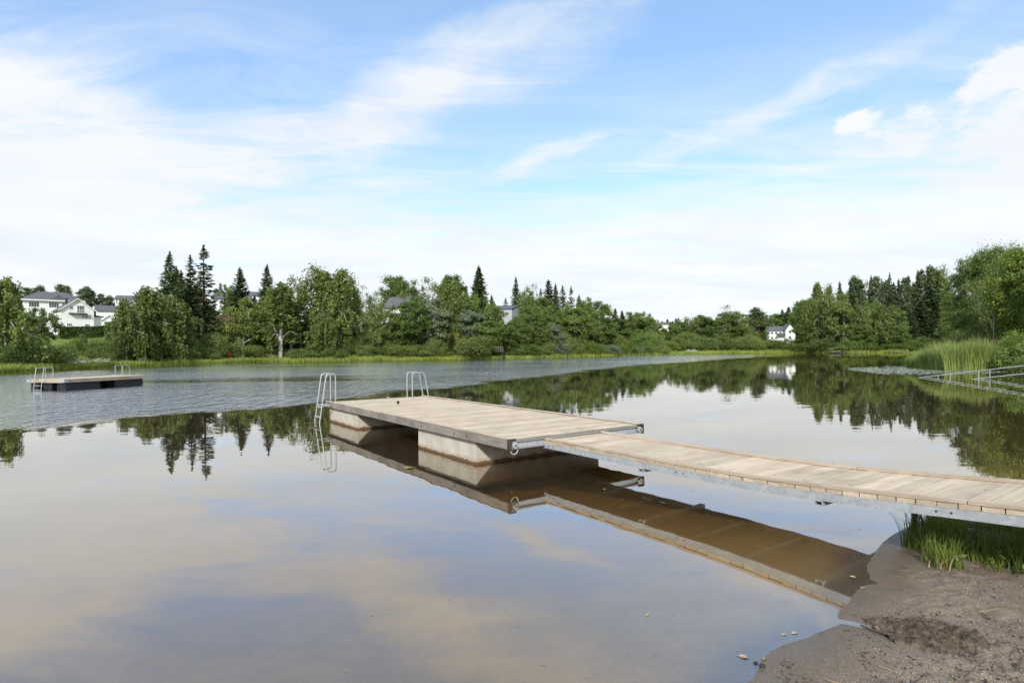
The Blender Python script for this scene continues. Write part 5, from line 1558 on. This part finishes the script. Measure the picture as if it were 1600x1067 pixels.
# fallen trunk in the water at the wood's edge
def log(pts, rads, label):
    m = MB(); m.tube([at_w for at_w in pts], rads, 8)
    lo_ = m.build('fallen_log', M['dead_bark']); return tag(lo_, label, 'log')
a = on_water(1318, 551.9); b_ = on_water(1334, 553.2)
log([(a[0], a[1] + 1.5, .75), (a[0] * .6 + b_[0] * .4, a[1], .4), (a[0] * .45 + b_[0] * .55, b_[1] - 1.0, -.05)], [.13, .1, .05], 'bleached fallen trunk leaning into the water left of the wood reflections')
a = on_water(1375, 551.0); b_ = on_water(1385, 552.0)
log([(a[0], a[1] + 1, .6), (b_[0] * .6 + a[0] * .4, b_[1] - .5, .0)], [.12, .07], 'short grey log at the shore under the dark trees')
# low boulders near the far shore
for k, (px, lab) in enumerate([(1076, 'left one of the pale stone blocks on the far meadow shore'), (1084, 'right one of the pale stone blocks on the far meadow shore')]):
    D = shore_D(px) + 6; x = (px - CX) / FPX * D
    c = ro_.copy(); col.objects.link(c); c.location = (x, D, ground(x, D) + .5); c.scale = (2.2, 1.5, 2.0); c['label'] = lab; c['group'] = 'stone blocks on the far shore'
# ------------------------------------------------------------------ the bank under the gangway and small things on the sand
r = np.random.default_rng(31)
n = 17000
x = r.uniform(3.5, 7.4, n); y = r.uniform(3.4, 6.6, n)
# front edge of the grass, measured along the sand
edge_px = [(1438, 868), (1452, 875), (1470, 881), (1500, 882), (1530, 882), (1560, 885), (1590, 891), (1640, 906), (1750, 930)]
ep = np.array([on_water(px, py, .08) for px, py in edge_px])
fy = np.interp(x, ep[:, 0], ep[:, 1])
lx_ = np.interp(y, [3.4, 5.0, 5.6, 6.6], [9, 3.62, 4.15, 4.9])
ds = shore(np.column_stack([x, y]))
ok = (y > fy + r.normal(size=n) * .05) & (ds > .12) & (x > ep[0, 0] + .08)
x, y = x[ok], y[ok]; fy = fy[ok]
z = np.array([beach_z(a, b) for a, b in zip(x, y)])
dd = y - fy
hh = np.interp(dd, [0, .12, .35, 1.2], [.09, .17, .25, .32]) * r.uniform(.45, 1.25, len(x))
cl = fbm(x * 3.2, y * 3.2, 3); hh *= .25 + 1.35 * cl ** 1.2
keep = cl > .33
x, y, z, hh = x[keep], y[keep], z[keep], hh[keep]
b1 = blades('bank_grass', np.column_stack([x, y, z - .01]), hh, .012, M['grass_near'], r, .55, 4); tag(b1, 'lush green grass growing under and before the gangway', 'grass', None, 'stuff')
# broad-leaved weeds between the blades
nw = 2600; sel = np.nonzero(ds[ok][keep] > .3)[0][r.integers(0, (ds[ok][keep] > .3).sum(), nw)]
C = np.column_stack([x[sel] + r.normal(size=nw) * .04, y[sel] + r.normal(size=nw) * .04, z[sel] + r.uniform(.02, .16, nw)])
V, F = leaves(C, .03, r, .7, 1.7); wd = np_mesh('weeds', V, F, M['grass_near']); tag(wd, 'low broad-leaved weeds among the bank grass', 'weeds', None, 'stuff')
# taller sedge tufts at the front
tp = []
for px, py, k in [(1452, 866, 16), (1470, 874, 34), (1484, 874, 30), (1497, 872, 18), (1522, 866, 24), (1540, 868, 16), (1556, 866, 26), (1571, 868, 30), (1583, 872, 14), (1598, 884, 22), (1456, 864, 8), (1515, 850, 20), (1470, 852, 10)]:
    cx, cy = on_water(px, py, .09)
    q = np.column_stack([cx + r.normal(size=k) * .03, cy + r.normal(size=k) * .03]); tp.append(q)
tp = np.concatenate(tp)
zt_ = np.array([beach_z(a, b) for a, b in tp])
b2 = blades('sedge', np.column_stack([tp, zt_ - .01]), r.uniform(.10, .34, len(tp)), .010, M['grass_near'], r, .4, 5); tag(b2, 'tall sedge blades along the front of the grassy bank', 'sedge', None, 'stuff')
ts_ = []
for px, py, k in [(1456, 868, 8), (1474, 877, 16), (1482, 878, 14), (1545, 872, 5), (1572, 872, 6)]:
    cx, cy = on_water(px, py, .09); ts_.append(np.column_stack([cx + r.normal(size=k) * .035, cy + r.normal(size=k) * .03]))
ts_ = np.concatenate(ts_)
b3 = blades('dry_grass', np.column_stack([ts_, [beach_z(a, b) for a, b in ts_]]), r.uniform(.06, .16, len(ts_)), .010, M['straw'], r, .9, 4); tag(b3, 'dry yellow stems at the foot of the sedge', 'dry grass', None, 'stuff')

# rough heap of dark wet debris on the sand
hx, hy = on_water(1456, 972, .1)
nxh, nyh = 90, 70
gx_, gy_ = np.meshgrid(np.linspace(-.28, .28, nxh), np.linspace(-.26, .26, nyh))
rr_ = np.sqrt((gx_ / .24) ** 2 + (gy_ / .23) ** 2) * (1 + 2.2 * (fbm(gx_ * 7 + 3, gy_ * 7, 4) - .5))
hz2 = .036 * np.clip(1 - rr_, 0, 1) ** .9 + np.clip(1 - rr_, 0, 1) ** .3 * ((fbm(gx_ * 22, gy_ * 22, 4) - .45) * .075 + (fbm(gx_ * 60, gy_ * 60, 2) - .5) * .03)
zz = np.vectorize(lambda a, b: beach_z(a, b))(gx_ + hx, gy_ + hy) + np.where(rr_ < 1, hz2, -.012 - .03 * np.clip(rr_ - 1, 0, 1)) - .002
i_ = np.arange(nyh - 1)[:, None] * nxh + np.arange(nxh - 1)[None]
Fh = np.stack([i_, i_ + 1, i_ + 1 + nxh, i_ + nxh], -1).reshape(-1, 4)
def mat_debris():
    m, t = nt('wet_debris'); g = G(t); p = g.pos()
    a = g.noise(p, 16, 5, .7); b = g.noise(p, 90, 3, .7)
    c = g.mix(g.ramp(a, .36, .62), (.025, .018, .012), (.185, .14, .10))
    c = g.mix(g.math('MULTIPLY', g.ramp(b, .55, .7), .5), c, (.25, .19, .13))
    g.out(g.principled(c, .8, 0, g.bump(g.math('ADD', a, g.math('MULTIPLY', b, .4)), .9, .02), .3)); return m
M['debris'] = mat_debris()
hp = np_mesh('debris_heap', np.column_stack([(gx_ + hx).ravel(), (gy_ + hy).ravel(), zz.ravel()]), Fh, M['debris'], smooth=True); tag(hp, 'dark rough heap of raked wet plant debris on the sand', 'debris heap')
fib = r.uniform(-1, 1, (2600, 2)) * np.array([.24, .2]); fib = fib[(fib[:, 0] / .24) ** 2 + (fib[:, 1] / .22) ** 2 < r.uniform(.2, 1.25, len(fib))]
fz = np.array([zz[int(np.clip((b + .26) / .52 * (nyh - 1), 0, nyh - 1)), int(np.clip((a + .28) / .56 * (nxh - 1), 0, nxh - 1))] for a, b in fib])
fz = np.maximum(fz, np.array([beach_z(hx + a, hy + b) for a, b in fib]))
fo_ = blades('fibres', np.column_stack([fib[:, 0] + hx, fib[:, 1] + hy, fz - .002]), r.uniform(.008, .035, len(fib)), .004, M['debris'], r, 2.2, 3); fo_.parent = hp
# scattered dark crumbs of debris and pebbles
def crumbs(name, n, area, smin, smax, mat, seed, label, cat):
    r = np.random.default_rng(seed); V = []; F = []
    k = 0
    while k < n:
        px, py = r.uniform(area[0], area[1]), r.uniform(area[2], area[3])
        cx, cy = on_water(px, py, .07)
        if shore(np.array([[cx, cy]]))[0] < .06: continue
        if fbm(np.array([cx * 2.2]), np.array([cy * 2.2]), 3)[0] < .42: continue
        z0 = beach_z(cx, cy); s = r.uniform(smin, smax) ; b = len(V)
        d = r.normal(size=(6, 3)) * .34 + np.array([(1, 0, 0), (-1, 0, 0), (0, 1, 0), (0, -1, 0), (0, 0, .55), (0, 0, -.5)])
        V += [(cx + s * q[0], cy + s * q[1], z0 + s * .3 + s * q[2]) for q in d]
        F += [(b + a_, b + c_, b + e_) for a_, c_, e_ in ((0, 2, 4), (2, 1, 4), (1, 3, 4), (3, 0, 4), (2, 0, 5), (1, 2, 5), (3, 1, 5), (0, 3, 5))]
        k += 1
    o = np_mesh(name, np.array(V), np.array(F), mat); return tag(o, label, cat, None, 'stuff')
crumbs('debris_crumbs', 1000, (1180, 1640, 900, 1075), .0025, .0085, M['debris'], 3, 'dark crumbs of plant debris strewn over the sand', 'debris')
crumbs('pebbles', 240, (1180, 1640, 890, 1075), .003, .007, M['stone'], 8, 'tiny pebbles scattered on the sand', 'pebbles')
# twigs
def twig(pts, rad, mat, label):
    m = MB(); m.tube(pts, rad, 6)
    o = m.build('twig', M[mat]); tag(o, label, 'twig', 'twigs on the sand'); return o
def sand_pts(pxs, lift=.006):
    out = []
    for px, py in pxs:
        X, Y = on_water(px, py, .06); out.append((X, Y, max(beach_z(X, Y), 0) + lift))
    return out
twig(sand_pts([(1345, 965), (1362, 972), (1385, 980), (1408, 988)], .014), [.006, .009, .008, .005], 'bark', 'dark stick lying across the little water inlet in the sand')
twig(sand_pts([(1288, 1046), (1300, 1052), (1314, 1056), (1323, 1059)]), [.002, .0035, .004, .003], 'straw', 'thin straw-coloured twig at the bottom edge of the sand')
twig(sand_pts([(1416, 889), (1424, 894), (1431, 892)]), [.0015, .002, .0015], 'straw', 'small pale bent stalk on the sand before the grass')
for i_, (px, py) in enumerate([(1420, 930), (1500, 925), (1545, 945), (1575, 1000), (1380, 1030), (1440, 1045), (1525, 1050), (1350, 1008)]):
    q = np.random.default_rng(i_ + 60); a_ = q.uniform(-.5, .5); L_ = q.uniform(9, 20)
    twig(sand_pts([(px - L_, py - L_ * a_), (px + q.normal() * 2, py + q.normal() * 1.5), (px + L_, py + L_ * a_)], .005), [.0014, .0024, .0016], ['straw', 'bark'][i_ % 2],
         ['thin dry stalk just above the debris heap', 'dark thin twig between the grass and the debris heap', 'dry stalk on the sand right of the debris heap', 'dark twig on the sand at the right edge', 'dry stalk on the sand below the water inlet', 'dark twig below the debris heap, near the bottom edge', 'dry stalk near the bottom right corner', 'dark twig on the sand just left of the debris heap'][i_])
# leaves
M['leaf_litter_yellow'] = mat_simple('yellow_leaf', (.42, .34, .06), (.26, .17, .04), .6, 0, 40)
M['leaf_litter_pink'] = mat_simple('pale_pink_leaf', (.50, .36, .28), (.36, .25, .18), .6, 0, 40)
M['leaf_litter_green'] = mat_simple('pale_green_leaf', (.50, .54, .28), (.36, .40, .16), .6, 0, 40)
def fallen_leaf(px, py, size, mat, label, ang, on_sand=False, fold=.07):
    X, Y = on_water(px, py, .0)
    z = max(beach_z(X, Y), 0) + .0015 if -7 < X < 9.9 and Y < 10.4 else .0015
    m = MB(); N = 7; vs_ = []
    for i in range(N):
        t = i / (N - 1); wv = .32 * math.sin(math.pi * min(1, t * 1.02 + .02)) ** .8 * (1 - .25 * t)
        for s in (-1, -.5, 0, .5, 1):
            vs_.append(((t - .5) * size, s * wv * size, size * (fold * abs(s) * wv * 2 + .03 * math.sin(t * 5 + s))))
    fs_ = [(i * 5 + k, (i + 1) * 5 + k, (i + 1) * 5 + k + 1, i * 5 + k + 1) for i in range(N - 1) for k in range(4)]
    zmin = min(v[2] for v in vs_); vs_ = [(a, b, c - zmin) for a, b, c in vs_]
    m.add(vs_, fs_, True)
    o = m.build('fallen_leaf', M[mat], None, (X, Y, z)); o.rotation_euler = (0, 0, R(ang)); tag(o, label, 'leaf', 'fallen leaves in and by the water')
fallen_leaf(1161, 1026, .062, 'leaf_litter_pink', 'broad pinkish leaf in the shallows left of the yellow leaf', 150)
fallen_leaf(1193, 1029, .045, 'leaf_litter_yellow', 'curled yellow leaf at the edge of the wet sand', 60, True, .3)
fallen_leaf(1225, 991, .035, 'leaf_litter_green', 'pale green leaf floating near the sand corner', 20)
fallen_leaf(1241, 989, .05, 'leaf_litter_pink', 'dull pinkish leaf just right of the pale green one', 200)
fallen_leaf(1012, 960, .035, 'leaf_litter_green', 'lone pale leaf floating in the open shallows', 40)
fallen_leaf(641, 731, .17, 'leaf_litter_yellow', 'yellowish leaf floating beside the concrete pontoon', 10)
fallen_leaf(944, 764, .06, 'leaf_litter_pink', 'small light leaf floating in the dark reflection of the dock', 80)
fallen_leaf(1332, 901, .05, 'leaf_litter_green', 'small pale leaf on the brown water left of the sand', 120)
fallen_leaf(1349, 918, .05, 'straw', 'straw-coloured leaf at the tip of the sandy shore', 15, True)
for px, py, s, lab in [(1181, 1036, .011, 'small black pebble beside the yellow leaf'), (1191, 1041, .015, 'larger black pebble below the yellow leaf')]:
    X, Y = on_water(px, py, 0); m = MB()
    r = np.random.default_rng(int(px)); vs_, fs_ = [], []
    for i in range(6):
        for k in range(9):
            th = math.pi * i / 5; a = k * .698; q = 1 + .12 * r.normal()
            vs_.append((s * q * 1.2 * math.sin(th) * math.cos(a), s * q * math.sin(th) * math.sin(a), .6 * s * math.cos(th)))
    for i in range(5):
        for k in range(9): fs_.append((i * 9 + k, (i + 1) * 9 + k, (i + 1) * 9 + (k + 1) % 9, i * 9 + (k + 1) % 9))
    m.add(vs_, fs_, True); o = m.build('pebble', M['black_plastic'], None, (X, Y, max(beach_z(X, Y), -.004) + .006)); tag(o, lab, 'pebble', 'black pebbles at the water edge')

# bits of leaf, seed and pollen afloat
r = np.random.default_rng(77); C = []
while len(C) < 150:
    px, py = r.uniform(420, 1420), r.uniform(640, 1060)
    q = on_water(px, py)
    if shore(np.array([q]))[0] < -.12: C.append((q[0], q[1], .0025))
C = np.array(C); n = len(C); a = r.uniform(0, 6.28, n); s_ = r.uniform(.004, .013, n) * np.clip(C[:, 1] / 5, 1, 2.2)
u1 = np.stack([np.cos(a) * s_, np.sin(a) * s_, r.normal(size=n) * .0004], 1); u2 = np.stack([-np.sin(a) * s_ * .5, np.cos(a) * s_ * .5, np.full(n, .0006)], 1)
V = np.stack([C - u1, C - u2, C + u1, C + u2], 1).reshape(-1, 3)
fs_ = np_mesh('floating_specks', V, np.arange(4 * n).reshape(-1, 4), M['straw']); tag(fs_, 'tiny straw-coloured specks floating on the calm water', 'specks', None, 'stuff')
